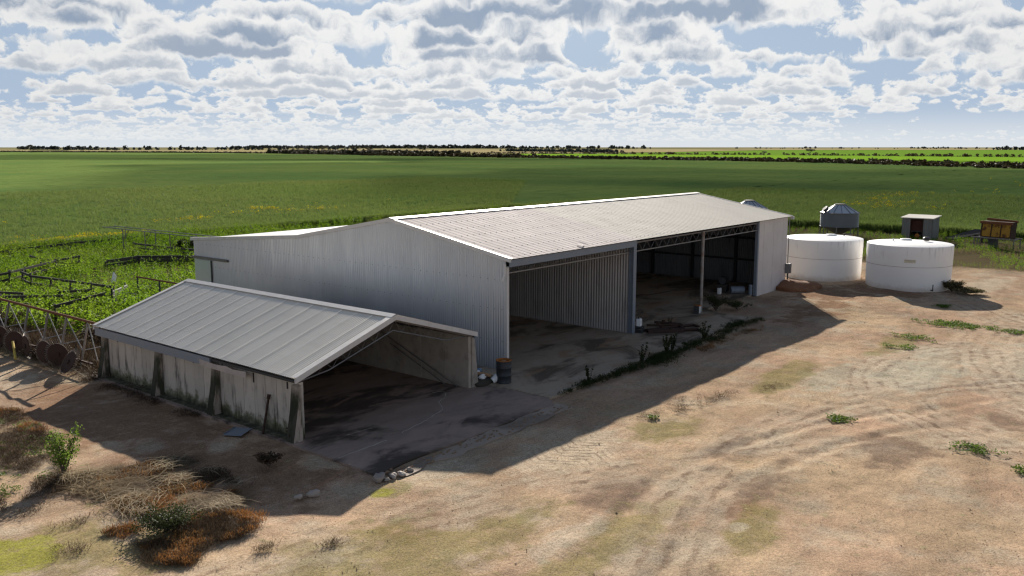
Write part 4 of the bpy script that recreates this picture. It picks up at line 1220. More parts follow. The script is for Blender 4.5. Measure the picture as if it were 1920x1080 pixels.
def blob(name, m, r, sq, seed, parent=None, loc=None, n=10, rough=.25):
    rng = np.random.default_rng(seed); mb_ = MB(); vs = []; fs = []
    rows, cols = n, n * 2
    for i in range(rows + 1):
        th = math.pi * i / rows
        for j in range(cols):
            ph = 2 * math.pi * j / cols
            d = np.array([math.sin(th) * math.cos(ph), math.sin(th) * math.sin(ph), math.cos(th)])
            k = 1 + rough * (math.sin(3 * d[0] + seed) * math.cos(2.7 * d[1] + seed * 2) + .5 * math.sin(7 * d[2] + 5 * d[0] + seed)) + rng.normal() * rough * .12
            vs.append(tuple(d * k * np.array(sq) * r))
    for i in range(rows):
        for j in range(cols): fs.append((i * cols + j, i * cols + (j + 1) % cols, (i + 1) * cols + (j + 1) % cols, (i + 1) * cols + j))
    mb_.add(vs, fs); return mb_.build(name, m, parent, True, loc)


tag(blob('dirt_heap', M['rubbish_dirt'], .55, (1.25, .8, .42), 4, None, (-1.85, -.38, .06)), 'dark dirt heap with rubbish between the two sheds', 'dirt heap')
tag(blob('plastic_bag', M['white_plastic'], .15, (1.2, .8, .7), 5, None, (-2.12, -.55, .32)), 'crumpled white bag on the dirt heap, nearest the concrete wall', 'bag')
tag(blob('plastic_bag', M['white_plastic'], .14, (1.3, .8, .5), 6, None, (-1.95, -.1, .38)), 'flat white bag on top of the dirt heap', 'bag')
tag(blob('plastic_bag', M['blue_plastic'], .15, (1.2, .8, .6), 7, None, (-1.72, .02, .40)), 'pale blue bag at the back of the dirt heap', 'bag')
c_ = MB(); c_.tube((-2.05, -.25, .40), (-1.68, -.62, .30), .07, n=12); tag(c_.build('cardboard_tube', M['cardboard']), 'brown cardboard tube lying on the dirt heap', 'tube')
tb = thing('plastic_tub', 'grey white plastic tub tipped on its side beside the oil drum', 'tub', (-1.62, -.80, .20), .4)
c_ = MB(); c_.lathe([(.12, -.17), (.16, .15), (.175, .15), (.175, .17), (.15, .17), (.11, -.14), (.01, -.14)], 18); o = c_.build('body', M['white_plastic'], tb); o.rotation_euler = (R(62), 0, R(40))

# beside the divider post


def jug(name, loc, label, s=1., rz=0):
    j = thing(name, label, 'jug', loc, rz)
    b_ = MB(); b_.box(-.14 * s, .14 * s, -.11 * s, .11 * s, 0, .34 * s); b_.build('body', M['white_plastic'], j, bevel=.04 * s)
    b_ = MB(); b_.tube((-.06 * s, 0, .34 * s), (-.06 * s, 0, .41 * s), .035 * s, n=10); b_.build('cap', M['black'], j)
    b_ = MB(); b_.bar((0, 0, .39 * s), (.12 * s, 0, .34 * s), .03 * s, .03 * s); b_.build('handle', M['white_plastic'], j)
    return j


cb = thing('battery_crate', 'dark wire crate under a white jug by the divider post', 'crate', (9.95, -.22, .045), .2)
for z in (.04, .16, .28):
    q_ = MB(); q_.box(-.2, .2, -.2, -.17, z - .03, z + .03); q_.box(-.2, .2, .17, .2, z - .03, z + .03); q_.box(-.2, -.17, -.17, .17, z - .03, z + .03); q_.box(.17, .2, -.17, .17, z - .03, z + .03); q_.build('slat', M['steel_dark'], cb)
for x in (-.185, .185):
    for y in (-.185, .185):
        q_ = MB(); q_.box(x - .02, x + .02, y - .02, y + .02, .0, .32); q_.build('corner', M['steel_dark'], cb)
q_ = MB(); q_.box(-.17, .17, -.17, .17, .29, .31); q_.build('lid', M['steel_dark'], cb)
jug('chemical_jug', (9.95, -.22, .36), 'white plastic jug on a dark crate by the divider post', 1.1, .3)
# scrap iron
GS = 'rusty scrap iron lying on the slab'
for i, (p, q, r_, lb) in enumerate((((10.25, -.35, .12), (13.0, -1.55, .12), .07, 'long rusty pipe lying across the scrap pile'), ((10.5, -.9, .10), (12.1, -2.25, .12), .075, 'thick rusty bar with bent end at the front of the scrap pile'),
                                    ((11.0, -.05, .22), (12.2, -1.2, .2), .06, 'rusty bar on top of the scrap pile, ends raised'), ((11.8, .0, .26), (12.4, -1.2, .2), .06, 'short rusty stub at the back of the scrap pile'))):
    t = thing('scrap_bar', lb, 'scrap iron', (p[0], p[1], 0), 0, GS)
    q_ = MB(); d = Vector(q) - Vector(p); q_.tube((0, 0, p[2]), (d.x, d.y, q[2]), r_, n=9); q_.build('bar', M['rust_dark'], t)
    q_ = MB(); q_.tube((d.x, d.y, q[2]), (d.x - .12 - .1 * i, d.y - .38, .10), r_ * .9, n=9); q_.build('bent_end', M['rust_dark'], t)
    q_ = MB(); q_.tube((d.x * .35, d.y * .35, p[2] - .03), (d.x * .35 + .02, d.y * .35 + .02, p[2] + .12), r_ * 1.5, n=9); q_.build('clamp', M['rust_dark'], t)
bl = thing('scrap_plate', 'curved rusty plate lying flat in the scrap pile', 'scrap iron', (10.9, -1.1, .05), R(-42), GS)
q_ = MB()
for i in range(8):
    a0, a1 = math.pi * i / 8, math.pi * (i + 1) / 8
    q_.add([(-.9, .32 * math.cos(a0), .16 * math.sin(a0)), (.9, .32 * math.cos(a0), .16 * math.sin(a0)), (.9, .32 * math.cos(a1), .16 * math.sin(a1)), (-.9, .32 * math.cos(a1), .16 * math.sin(a1))], [(0, 1, 2, 3)])
q_.build('plate', M['rust_dark'], bl)
# bucket at the pole
bk = thing('bucket', 'white bucket with a rusty lid at the foot of the steel pole', 'bucket', (16.52, .02, .046), .3)
q_ = MB(); q_.lathe([(.16, 0), (.19, .36), (.2, .36), (.2, .38), (.18, .38)], 20); q_.build('body', M['white_plastic'], bk, smooth=False)
q_ = MB(); q_.lathe([(.205, .38), (.205, .42), (.01, .43)], 20); q_.build('lid', M['rust_bright'], bk)
q_ = MB(); q_.box(-.42, -.2, -.12, .14, 0, .4); q_.build('side_tin', M['steel_dark'], bk)
# by the white panel
jug('chemical_jug', (23.0, 1.9, .046), 'white jug lying beside grey drums near the white wall panel', 1.15, R(20))
gd = thing('steel_drum', 'blue grey drum lying on its side inside the shed by the white panel', 'drum', (23.9, 1.15, .046), R(-45))
q_ = MB(); q_.tube((-.42, 0, .23), (.42, 0, .23), .225, n=24); q_.build('body', M['bluegrey'], gd)
for x in (-.16, .16):
    q_ = MB(); q_.tube((x - .02, 0, .23), (x + .02, 0, .23), .24, n=24); q_.build('hoop', M['bluegrey'], gd)
pt = thing('pipe_offcut', 'short upright blue grey pipe against the panel post', 'pipe', (24.0, .32, .046), 0)
q_ = MB(); q_.tube((0, 0, 0), (0, 0, .62), .12, n=14, cap=False); q_.tube((0, 0, .0), (0, 0, .60), .105, n=14); q_.build('body', M['bluegrey'], pt)
mc = thing('motor', 'dark electric motor on a block behind the grey drum', 'motor', (24.1, 2.2, .046), .3)
q_ = MB(); q_.box(-.5, .5, -.3, .3, 0, .5); q_.build('block', M['timber'], mc, bevel=.03)
q_ = MB(); q_.tube((-.35, 0, .72), (.35, 0, .72), .22, n=16); q_.build('housing', M['steel_dark'], mc)
# red dirt mound, leaning bar, tin sheet, stones
mv = blob('dirt_mound', M['mound'], 1.0, (1.9, 1.35, .55), 9, None, (28.7, -.75, -.05), 14, .12); tag(mv, 'red dirt mound piled against the white panel at the shed corner', 'dirt mound')
lb = thing('iron_bar', 'rusty iron bar leaning against the concrete panel wall', 'bar', (-10.95, .95, 0), 0)
q_ = MB(); q_.bar((-.05, 0, .0), (.30, .10, 1.12), .05, .05); q_.build('shaft', M['rust_dark'], lb)
q_ = MB(); q_.bar((.28, .10, 1.08), (.33, .11, 1.22), .085, .07); q_.build('head', M['rust_dark'], lb)
ts = thing('tin_sheet', 'flat blue grey metal sheet lying on the dark soil by the wall', 'sheet', (-11.4, 1.7, .05), .5)
q_ = MB(); q_.box(-.40, .40, -.30, .30, 0, .012); q_.build('sheet', M['bluegrey'], ts)
q_ = MB(); q_.box(-.40, .40, .285, .30, .012, .04); q_.build('folded_edge', M['bluegrey'], ts)
GT = 'broken concrete lumps by the slab corner'
rr = random.Random(5)
for i, (x, y, r_, lab) in enumerate(((-11.30, -4.78, .17, 'largest pale concrete lump at the tip of the small slab'), (-10.95, -4.95, .11, 'second pale lump right of the slab tip'), (-10.7, -5.02, .10, 'third pale lump right of the slab tip'),
                                     (-11.22, -5.0, .07, 'small pale chip below the slab tip'), (-10.3, -4.95, .09, 'flat pale lump on the gravel strip edge'), (-13.15, -4.25, .13, 'larger grey stone alone on the shaded soil'), (-13.5, -4.1, .09, 'smaller grey stone alone on the shaded soil'))):
    o = blob('concrete_lump', M['stone'], r_, (1.3, .9, .7), 20 + i, None, (x, y, r_ * .35), 6, .3); o.rotation_euler = (0, 0, rr.random() * 6); tag(o, lab, 'rubble', GT)
q_ = MB()
for i in range(120):
    x = -10.9 + 8.4 * rr.random() ** 1.6; y = -4.48 - .5 * rr.random(); s_ = rr.uniform(.015, .04)
    q_.box(x - s_, x + s_, y - s_ * .7, y + s_ * .7, 0.0, .02 + s_ * .6)
tag(q_.build('rubble_chips', M['clod']), 'crumbled concrete chips along the slab edge', kind='stuff')
# thrown stones over the yard
n = 7000; Pn = np.stack([RNG.uniform(-22, 32, n), RNG.uniform(-26, -3.5, n)], 1); Pn = Pn[~((Pn[:, 1] > -5.2) & (Pn[:, 0] < 17.5) & (Pn[:, 0] > -11.5))]
V, F = [], []
for x, y in Pn:
    s_ = random.uniform(.007, .02) * (1 if random.random() < .985 else 2.4); k = len(V)
    c = [(x + s_ * random.uniform(.6, 1.2) * math.cos(t), y + s_ * random.uniform(.6, 1.2) * math.sin(t), -.01) for t in (0, 1.57, 3.14, 4.71)]
    V += c + [(x, y, s_ * .55 + .008)]; F += [(k, k + 1, k + 4), (k + 1, k + 2, k + 4), (k + 2, k + 3, k + 4), (k + 3, k, k + 4)]
tag(np_obj('yard_stones', V, F, M['clod']), 'loose stones scattered over the yard', kind='stuff')

# ------------------------------------------------------------------ vegetation
P3 = lambda a, z=0.: np.concatenate([a, np.full((len(a), 1), z)], 1)
weed_protos = []
for k in range(6):
    h = .55 + .3 * RNG.random()
    weed_protos.append(np.concatenate([leaves(24, (0, 0, h * .7), (.26, .26, h * .5), .052, .4), leaves(10, (0, 0, h * 1.1), (.07, .07, h * .35), .036, .4), leaves(6, (0, 0, h * .35), (.25, .25, h * .3), .06, .5)]))
grass_protos = [blades(16, .22, .55, .022, .35) for _ in range(5)]
low_protos = [leaves(26, (0, 0, .04), (.22, .22, .045), .036, 1.0) for _ in range(5)]

WL = [(-5.2, 13.8), (-1.0, 13.2), (-.6, 22.8), (26, 23), (60, 24), (74, 40), (71, 57.6), (-30, 57.6), (-30, 40), (-12, 27), (-9.2, 23)]
P = rand_in(WL, 15500); keep = ~((P[:, 0] > 30) & (RNG.random(len(P)) < .75)); P = P[keep]
sz = .75 + .75 * vnoise(P[:, 0], P[:, 1], .35, 9) + .25 * RNG.random(len(P))
tag(scatter('weed_cover', weed_protos, P3(P), sz, M['weed']), 'thick bright green broadleaf weeds behind the sheds', kind='stuff')
P = rand_in(WL, 3500); P = P[vnoise(P[:, 0], P[:, 1], .25, 12) > .62]
tag(scatter('tall_grass', grass_protos, P3(P), 1.3, leaf_mat('pale_grass_leaf', ((.13, .15, .05), (.22, .22, .09), (.16, .15, .06)), .4)), 'pale seeding grass among the weeds', kind='stuff')
WR = [(45.5, 20), (45.2, 4), (45.6, -4), (46.6, -7), (46.0, -12), (44.5, -22), (43, -40), (72, -40), (71.5, 20)]
P = rand_in(WR, 9000); P = P[(vnoise(P[:, 0], P[:, 1], .22, 14) > .30)]
sz = (.22 + .55 * vnoise(P[:, 0], P[:, 1], .4, 15)) * np.clip((P[:, 0] - 43) / 5, .5, 1)
tag(scatter('weed_cover', weed_protos, P3(P), sz, M['weed']), 'green weeds around the hut, silo and yellow bin', kind='stuff')
P = rand_in(WR, 2600); P = P[vnoise(P[:, 0], P[:, 1], .3, 16) > .55]
tag(scatter('tall_grass', grass_protos, P3(P), .6, M['straw']), 'dry pale grass between the weeds past the tanks', kind='stuff')
# crop tufts on the near part of the field
ct = [blades(7, .22, .42, .035, .45) for _ in range(6)]
n = 48000; u = RNG.random(n); yy = EDGE_Y + 95 * u ** 1.7; xx = RNG.uniform(-25, 150, n)
m1 = (xx < 20 + 1.35 * (yy - 20)) & (xx > -25 + (yy - 58) * .25)
A1 = np.stack([xx, yy], 1)[m1]
n = 22000; xx = EDGE_X + 75 * RNG.random(n) ** 1.6; yy = RNG.uniform(-26, EDGE_Y, n); A2 = np.stack([xx, yy], 1)
A = np.concatenate([A1, A2]); z = crop_z(A[:, 0], A[:, 1]) - .06
dist = np.hypot(A[:, 0] + 27, A[:, 1] + 22)
tag(scatter('crop_heads', ct, np.concatenate([A, z[:, None]], 1), .7 + dist / 240, M['cropleaf']), 'leafy tops of the green crop', kind='stuff')
# standing side of the crop along its edges
n = 9000; A = np.concatenate([np.stack([RNG.uniform(-40, EDGE_X + 2, n), EDGE_Y + RNG.normal(0, .25, n)], 1), np.stack([EDGE_X + RNG.normal(0, .3, n // 2), RNG.uniform(-40, EDGE_Y, n // 2)], 1)])
tag(scatter('crop_edge', [blades(10, .25, .95, .04, .22) for _ in range(5)], P3(A), .95, M['cropleaf']), 'standing stalks along the crop edge', kind='stuff')
# yellow flowers in the crop
fl_p = [leaves(10, (0, 0, 0), (.3, .3, .12), .06, .6) for _ in range(4)]
spots_ = [(8.2, 58.8, 2.0, 30), (12.8, 59.8, 2.4, 90), (10.5, 59.2, 2.6, 60), (15, 60.5, 1.6, 60), (6, 58.8, 2, 26), (30.5, 71.7, 1.6, 26), (27, 71, 1.5, 14), (45.4, 79, 1.6, 30), (44, 80.7, 1.2, 22), (46.1, 73, 3, 22), (51.6, 74.4, 2, 22), (8.5, 65, 1.5, 8),
          (120, 22.5, 2.6, 34), (103.8, 16, 2.6, 40), (134, 23, 4, 40), (107, 21.5, 2.5, 30), (104, 9.8, 3, 18), (145, 23, 5, 34), (112, 17, 3, 30), (36, 76, 5, 16), (60, 82, 7, 8), (160, 15, 14, 12), (230, 10, 30, 24), (0, 75, 10, 8)]
Q = []
for x, y, r_, k in spots_:
    k = int(k * .6)
    Q.append(np.stack([RNG.normal(x, r_ * .8, k), RNG.normal(y, r_ * .45, k)], 1))
Q = np.concatenate(Q); Q = Q[(Q[:, 1] > EDGE_Y + .2) | (Q[:, 0] > EDGE_X + .2)]
z = crop_z(Q[:, 0], Q[:, 1]) + .28
tag(scatter('yellow_flowers', fl_p, np.concatenate([Q, z[:, None]], 1), .9 + np.hypot(Q[:, 0] + 27, Q[:, 1] + 22) / 260, M['yellow_fl']), 'patches of yellow flowers in the green crop', kind='stuff')

# foreground: straw heap, rusty ground plants, brush
st_p = []
for k in range(6):
    n = 20; a_ = RNG.normal(0, .45, n); c = RNG.normal(0, .2, (n, 2)); ln = .22 + .34 * RNG.random(n); hz = .02 + .07 * RNG.random(n)
    dx, dy = np.cos(a_) * ln, np.sin(a_) * ln; wv = .006
    V = np.stack([np.stack([c[:, 0] - dx, c[:, 1] - dy, hz * .3], 1), np.stack([c[:, 0] - dy / ln * wv, c[:, 1] + dx / ln * wv, hz], 1), np.stack([c[:, 0] + dx, c[:, 1] + dy, hz * .5 + RNG.normal(0, .03, n)], 1), np.stack([c[:, 0] + dy / ln * wv, c[:, 1] - dx / ln * wv, hz], 1)], 1)
    st_p.append(V)


def heap(cs, k, spread=1.):
    o = []
    for x, y, rx, ry in cs: o.append(np.stack([RNG.normal(x, rx * .5 * spread, k), RNG.normal(y, ry * .5 * spread, k)], 1))
    return np.concatenate(o)




def masked(poly, n, sc, thr, seed):
    A = rand_in(poly, n); k = .65 * vnoise(A[:, 0], A[:, 1], sc, seed) + .35 * vnoise(A[:, 0], A[:, 1], sc * 3.1, seed + 1)
    return A[k > thr]


STRAW = [(-16.9, 2.3), (-15.4, 1.6), (-13.9, 1.1), (-13.5, -.6), (-13.9, -2.0), (-14.7, -3.3), (-16.0, -3.0), (-16.9, -1.6), (-16.6, .2), (-17.2, 1.4)]
HEATH = [(-17.8, -2.2), (-16.6, -2.4), (-15.4, -3.2), (-14.4, -4.5), (-14.6, -4.9), (-15.8, -4.9), (-16.6, -4.8), (-17.4, -5.4), (-17.9, -4.4), (-17.5, -3.5)]
LEFT = [(-15.5, 11), (-14.7, 10), (-15.3, 5.5), (-16.2, 3.7), (-16.5, 1.6), (-17.6, .9), (-18.8, .6), (-18.5, 2.6), (-17.2, 5), (-16.4, 8)]
A = masked(STRAW, 1000, 1.3, .50, 41)
tag(scatter('dry_straw', st_p, np.concatenate([A, RNG.random((len(A), 1)) * .05], 1), .6 + .6 * RNG.random(len(A)), M['straw'], yaw=RNG.normal(-.9, 1.0, len(A))), 'flattened heap of dry straw beside the track', kind='stuff')
rp_ = [np.concatenate([blades(14, .16, .2, .016, .7), leaves(16, (0, 0, .10), (.17, .17, .09), .024, .2)]) for _ in range(6)]
A = np.concatenate([masked(HEATH, 1000, 1.2, .52, 43), masked(LEFT, 1100, .8, .56, 44), masked(STRAW, 1500, 1.0, .50, 45)])
tag(scatter('red_ground_plants', rp_, P3(A, -.01), .4 + .5 * RNG.random(len(A)), M['redplant']), 'rusty orange ground plants in the foreground', kind='stuff')
br_p = [np.concatenate([blades(20, .24, .30, .011, .9), leaves(8, (0, 0, .10), (.2, .2, .08), .022, .3)]) for _ in range(6)]
A = np.concatenate([masked(HEATH, 1700, 1.0, .42, 46), masked(LEFT, 2000, .9, .46, 47), masked(STRAW, 2200, 1.2, .46, 48), heap([(-18.7, -2.6, .5, .3), (-15.9, -5.9, .3, .12), (-13.6, -1.9, .9, .8), (-17.7, -1.1, .6, .2), (-14.6, -6.9, .4, .1), (-18.3, .4, .7, .2)], 16)])
tag(scatter('brown_brush', br_p, P3(A, -.02), .3 + .45 * RNG.random(len(A)), M['brush']), 'dead brown brush in the foreground', kind='stuff')
A = masked(STRAW, 160, 1.6, .56, 51)
tag(scatter('dry_straw', [p_ * np.array([1.1, 1.1, 1.6]) for p_ in st_p[:3]], np.concatenate([A, .04 + RNG.random((len(A), 1)) * .08], 1), .6 + .5 * RNG.random(len(A)), leaf_mat('bleached_straw', ((.26, .20, .12), (.44, .36, .24)), .25), yaw=RNG.normal(-.6, .8, len(A))), 'pale bleached straw strewn over the brush', kind='stuff')
A = masked(LEFT, 160, .8, .5, 49)
tag(scatter('low_green_weeds', low_protos, P3(A), .8, M['shrub']), 'low green sprigs among the brush at the left', kind='stuff')
# dark scrub round the wheel rake, at the wall foot and along the slab edge
A = np.concatenate([heap([(-9.4, 15, .6, 2.5), (-9.4, 19, .6, 3), (-9.4, 23, .6, 2), (-10.3, 17, .6, 5), (-10.0, 20, .7, 4)], 230)])
tag(scatter('brown_brush', br_p, P3(A, 0), 1.9, M['brush']), 'dark dead brush tangled in the wheel rake', kind='stuff')
A = np.stack([RNG.normal(-11.2, .22, 420), RNG.uniform(.3, 12.4, 420)], 1); A = A[vnoise(A[:, 0], A[:, 1], .8, 21) > .45]
tag(scatter('wall_foot_weeds', br_p, P3(A, -.03), .62, M['brush']), 'dark dead weeds at the foot of the concrete wall', kind='stuff')
A = []
for x, y, rx, ry, k in ((.5, -3.65, .5, .18, 60), (3.4, -3.75, 1.4, .3, 120), (5.4, -3.9, 1.0, .45, 150), (6.4, -3.6, .9, .35, 170), (9.2, -3.5, .9, .3, 60), (10.9, -3.75, .8, .35, 60), (12.8, -3.4, 1.2, .3, 60), (14.7, -3.1, 1, .3, 90), (16, -3.4, 1, .3, 40), (-.8, -3.75, .8, .1, 16), (1.8, -3.75, 1, .2, 40), (8, -3.8, 1, .2, 40)):
    A.append(np.stack([RNG.normal(x, rx * .6, k), RNG.normal(y, ry * .6, k)], 1))
A = np.concatenate(A)
tag(scatter('slab_edge_weeds', [np.concatenate([blades(9, .16, .36, .016, .5), leaves(12, (0, 0, .14), (.16, .16, .12), .04, .4)]) for _ in range(5)], P3(A, .0), .62, M['weed_dark']), 'dark weeds growing along the broken slab edge', kind='stuff')
A = heap([(11, -4.2, 1.2, .4), (13.5, -4.3, 1.4, .3), (9, -4.3, .8, .3)], 26)
tag(scatter('red_ground_plants', rp_, P3(A), .8, M['redplant']), 'rusty ground plants in the shade of the big shed', kind='stuff')
A = heap([(-1.2, -7.4, 1.0, .5), (.5, -7.6, .9, .5), (1.2, -8.2, 1.0, .4), (-.2, -8.0, .5, .3), (2.4, -8.3, .8, .4), (4.5, -9.2, .8, .3)], 22)
tag(scatter('brown_brush', br_p, P3(A, -.03), .45, M['brush']), 'dry brown tufts on the sunlit yard', kind='stuff')

# upright dark weeds that stand out at the slab edge


def weed_plant(loc, h, label, m='weed_dark', n=5, name='weed_plant', cat='weed', group=None):
    t = thing(name, label, cat, loc, random.random() * 6, group); s_ = MB(); lv = []
    for k in range(n):
        a_ = random.random() * 6.28; d = random.uniform(.05, .3) * h; top_ = Vector((math.cos(a_) * d, math.sin(a_) * d, h * random.uniform(.6, 1)))
        s_.tube((0, 0, 0), tuple(top_), .009, .005, 4)
        for j in range(7):
            q = top_ * (j + 1.5) / 8; lv.append(leaves(3, tuple(q), (.06 * h, .06 * h, .04 * h), .05 * h + .01, .2))
    s_.build('stem', M[m], t); lv = np.concatenate(lv).reshape(-1, 3)
    np_obj('foliage', lv, np.arange(len(lv)).reshape(-1, 4), M[m], t)
    return t


for x, y, h, lab in ((.75, -3.5, .75, 'dark weed at the slab edge nearest the oil drum'), (4.7, -3.5, .95, 'tall dark weed on the slab edge, left of the big clump'), (6.9, -3.45, 1.0, 'tall dark weed in the big clump on the slab edge'), (7.5, -3.4, .9, 'thin seeding weed right of the big clump on the slab edge'), (10.6, -3.4, 1.0, 'tall thin weed by the shadowed far slab edge')):
    weed_plant((x, y, .0), h, lab, n=6 if h < .99 else 9, group='upright weeds on the slab edge')
weed_plant((12.2, -.7, .045), .5, 'small weed growing through the scrap iron')
# bushes


def bush(loc, rx, h, label, m, nl, leaf, name='shrub', cat='shrub', stems=8, group=None):
    t = thing(name, label, cat, loc, 0, group); s_ = MB(); lv = []
    for k in range(stems):
        a_ = random.random() * 6.28; d = rx * random.uniform(.2, .9); top_ = Vector((math.cos(a_) * d, math.sin(a_) * d, h * random.uniform(.55, 1)))
        mid = top_ * .5 + Vector((random.uniform(-.1, .1) * rx, random.uniform(-.1, .1) * rx, .06 * h))
        s_.tube((0, 0, 0), tuple(mid), .014 * h + .004, .009 * h + .003, 5); s_.tube(tuple(mid), tuple(top_), .009 * h + .003, .004, 5)
        for q, f_ in ((top_, 1.), (mid * .4 + top_ * .6, .8), (mid, .5)):
            lv.append(leaves(int(nl * f_ / stems), tuple(q), (.24 * rx + .05, .24 * rx + .05, .18 * h), leaf, .2))
    s_.build('stems', M['bark'], t); lv = np.concatenate(lv).reshape(-1, 3)
    np_obj('foliage', lv, np.arange(len(lv)).reshape(-1, 4), M[m], t)
    return t


bush((-16.6, 2.25, 0), .6, 1.2, 'bright green sapling bush at the lower left by the track', 'shrub', 760, .034, stems=14)
bush((-16.7, -3.3, 0), .95, .5, 'low dark scrubby bush among rusty plants in the foreground', 'weed_dark', 1500, .026, stems=30)
bush((17.7, -.5, .03), .75, .85, 'dark dead bush beside the steel pole', 'weed_dark', 900, .03, stems=16)
bush((18.9, -1.2, .03), .9, .45, 'low dark dead bush right of the steel pole', 'weed_dark', 800, .03, stems=14)
bush((33.5, -8.9, 0), .7, .6, 'olive brown bush at the right foot of the nearer tank', 'drybush', 1300, .045, stems=22)
bush((33.3, -10.0, 0), 1.1, .3, 'low trailing olive bush in front of the nearer tank bush', 'drybush', 1300, .04, stems=24)
bush((-9.6, 24.5, 0), 1.6, 1.0, 'brown scrub behind the far end of the wheel rake', 'brush', 1500, .05, stems=20)
bush((-8.2, 17.2, 0), 1.3, 1.0, 'brown scrub between the wheel rake and the concrete wall', 'brush', 1400, .05, stems=18)
bush((12.6, 44.3, 0), 1.2, 1.5, 'dark bush near the left back corner of the big shed', 'weed_dark', 1200, .09, stems=14)
bush((-12.6, -1.6, 0), .4, .35, 'small dark tuft in the shed shadow', 'brush', 420, .03, stems=9)
bush((-10.6, -.25, 0), .35, .35, 'dry tuft at the foot of the front buttress', 'brush', 380, .025, stems=9)
# green patches in the yard
GP = 'green weed patches on the bare yard'
for (x, y, rx, ry, k, lab) in ((21.9, -11.7, 1.0, 1.9, 120, 'largest bright green weed patch on the yard'), (14.85, -11.2, .6, .8, 18, 'sparse green sprigs left of the largest patch, mid yard'), (2.1, -12.6, .35, .45, 22, 'small green tuft in the middle of the yard'),
                               (1.66, -16.9, .45, .7, 22, 'small yellowish weed patch at the right of the near yard'), (21.8, -14.5, .5, .8, 26, 'green weed patch at the right frame edge'), (17.5, -11.1, .7, 1.2, 22, 'scattered sprigs just in front of the largest patch'),
                               (27.4, -9.9, .6, .5, 22, 'green tuft at the edge of the nearer tank shadow'), (.6, -18.3, .3, .3, 8, 'tiny green tuft at the lower right frame edge'), (-1.6, -7.7, .12, .12, 6, 'tiny green tuft beside dry brown tufts near the shadow line')):
    A = np.stack([RNG.normal(x, rx * .45, k), RNG.normal(y, ry * .45, k)], 1)
    o = scatter('weed_patch', low_protos, P3(A, .0), .8 + .5 * RNG.random(k), M['shrub']); tag(o, lab, None, GP, 'stuff')

# ------------------------------------------------------------------ hedges and trees


def hedge(line, rows, spacing, h, wid, label, m, nl, leaf, seed, jit=.6, gap=.0):
    rng = np.random.default_rng(seed); pts = []
    for (x0, y0), (x1, y1) in zip(line, line[1:]):
        Lg = math.dist((x0, y0), (x1, y1)); n = int(Lg / spacing * rows)
        t = rng.random(n); nx, ny = -(y1 - y0) / Lg, (x1 - x0) / Lg; o = (rng.random(n) - .5) * wid
        pts.append(np.stack([x0 + (x1 - x0) * t + nx * o, y0 + (y1 - y0) * t + ny * o], 1))
    A = np.concatenate(pts)
    if gap: A = A[vnoise(A[:, 0], A[:, 1], .03, seed) > gap]
    pr = [np.concatenate([leaves(nl, (0, 0, .5), (.62, .62, .48), leaf, .1, .8, rng), leaves(nl // 2, (.2, .1, .75), (.4, .4, .3), leaf, .1, .8, rng)]) for _ in range(5)]
    s_ = h * (.55 + .9 * rng.random(len(A)) ** 1.5)
    return tag(scatter('hedgerow', pr, P3(A), s_, M[m], rng=rng), label, kind='stuff')


hedge([(300, -260), (392, 46), (460, 130), (500, 210), (545, 432)], 6, 2.2, 2.1, 40, 'scrubby brown saltbush belt along the far edge of the crop', 'hedge', 44, .18, 31)
hedge([(545, 432), (612, 680)], 5, 2.6, 2.6, 36, 'darker scrub belt along the middle of the crop edge', 'hedge', 40, .22, 32)
hedge([(625, 600), (690, 800), (740, 1010)], 6, 3.2, 4.2, 70, 'dark belt of gum trees beyond the crop', 'treeleaf', 50, .17, 33, gap=.12)
hedge([(700, 1010), (705, 1250), (645, 1640), (560, 2300)], 7, 3.4, 2.1, 40, 'dark tree line at the left far edge of the crop', 'treeleaf', 26, .2, 34)
hedge([(760, -300), (862, 123), (925, 382), (912, 735), (880, 820)], 3, 4.2, 2.4, 18, 'thin grey scrub line between two bright green fields', 'hedge', 26, .18, 35, gap=.25)
hedge([(1180, 760), (1290, 900), (1420, 1150)], 6, 6, 4.2, 60, 'dark tree belt on the stubble field', 'fartree', 24, .22, 36)
hedge([(5200, 7600), (4600, 4700), (4400, 3700)], 4, 22, 17, 300, 'bluish tree line on the left horizon', 'fartree', 18, .35, 37)
hedge([(4400, 3700), (4150, 3000), (4300, 2500)], 2, 22, 13, 250, 'bluish tree line on the middle horizon', 'fartree', 16, .35, 38)
hedge([(4200, 1900), (4800, 1500), (5200, 1000), (4200, 700)], 1.2, 24, 8, 700, 'scattered distant trees on the pale right horizon', 'fartree', 16, .32, 39, gap=.35)
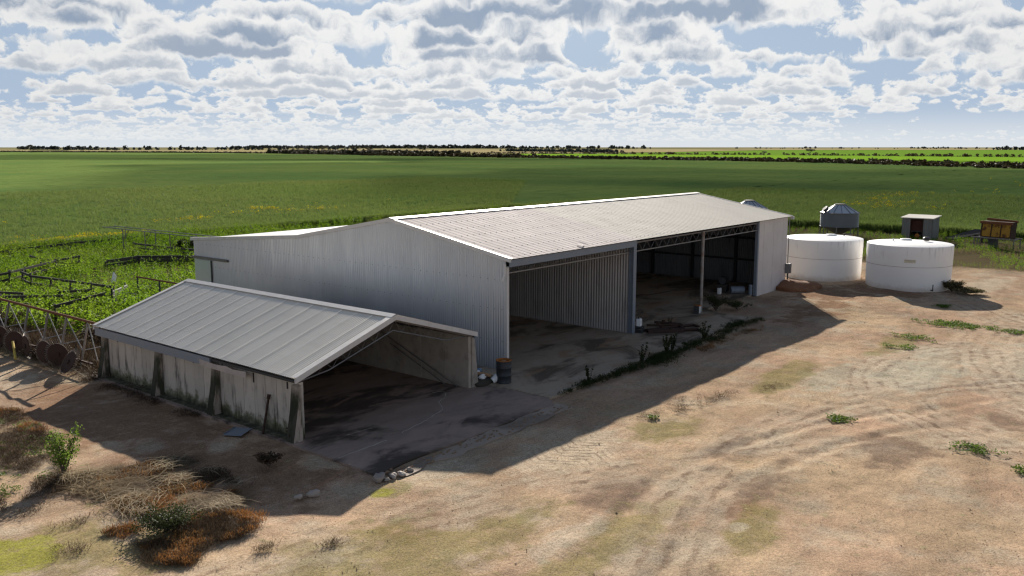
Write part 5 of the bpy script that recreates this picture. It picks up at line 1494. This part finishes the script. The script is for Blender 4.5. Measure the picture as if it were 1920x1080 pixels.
hedge([(3150, 560), (2950, 330), (2800, 100), (2700, -300)], 3, 14, 8, 120, 'dark tree clumps on the right horizon', 'fartree', 18, .3, 40, gap=.3)
hedge([(2000, 2300), (1500, 2300), (1250, 2600), (1450, 3500)], 2, 14, 9, 90, 'low scrub line on the left stubble', 'fartree', 16, .3, 41, gap=.3)


def tree(loc, h, cr, label, m='treeleaf', spread=1., nl=420, group=None):
    t = thing('gum_tree', label, 'tree', (loc[0], loc[1], 0), 0, group); s_ = MB(); lv = []
    s_.tube((0, 0, 0), (0.03 * h, 0, h * .45), .035 * h, .024 * h, 7)
    for k in range(6):
        a_ = 6.28 * k / 6 + random.random(); d = cr * random.uniform(.35, .8); top_ = (math.cos(a_) * d + .03 * h, math.sin(a_) * d, h * random.uniform(.72, .95))
        s_.tube((.03 * h, 0, h * random.uniform(.3, .45)), top_, .018 * h, .006 * h, 5)
        lv.append(leaves(nl // 6, top_, (cr * .42, cr * .42, h * .10 * spread), .05 * h, .3, .7))
    s_.build('trunk', M['bark'], t); lv = np.concatenate(lv).reshape(-1, 3)
    np_obj('crown', lv, np.arange(len(lv)).reshape(-1, 4), M[m], t)


GTx = 'single gum trees along the far crop edge'
for x, y, h, cr, lab in ((545, 1335, 12, 6, 'tallest flat topped gum tree on the left horizon'), (575, 1400, 7, 5, 'rounded gum tree just left of the tallest flat topped tree'), (600, 1440, 7, 6, 'low gum tree two trees left of the tallest one'),
                         (640, 1380, 6.5, 5, 'gum tree right of the tallest one on the left horizon'), (663, 1322, 6, 5, 'small gum tree farther right in the left tree line'), (855, 311, 8, 5.5, 'round dark tree alone in the scrub line between green fields'), (835, 350, 5, 4, 'small bushy tree left of the round dark tree between green fields'),
                         (612, 690, 9, 5, 'tall gum tree at the near end of the dark belt'), (640, 640, 9, 5, 'tall gum tree in front of the dark belt, middle of the horizon'), (655, 760, 10, 6, 'broad gum tree rising over the dark belt'), (690, 860, 10, 6, 'broad gum tree at the left part of the dark belt')):
    tree((x, y), h, cr, lab, group=GTx)
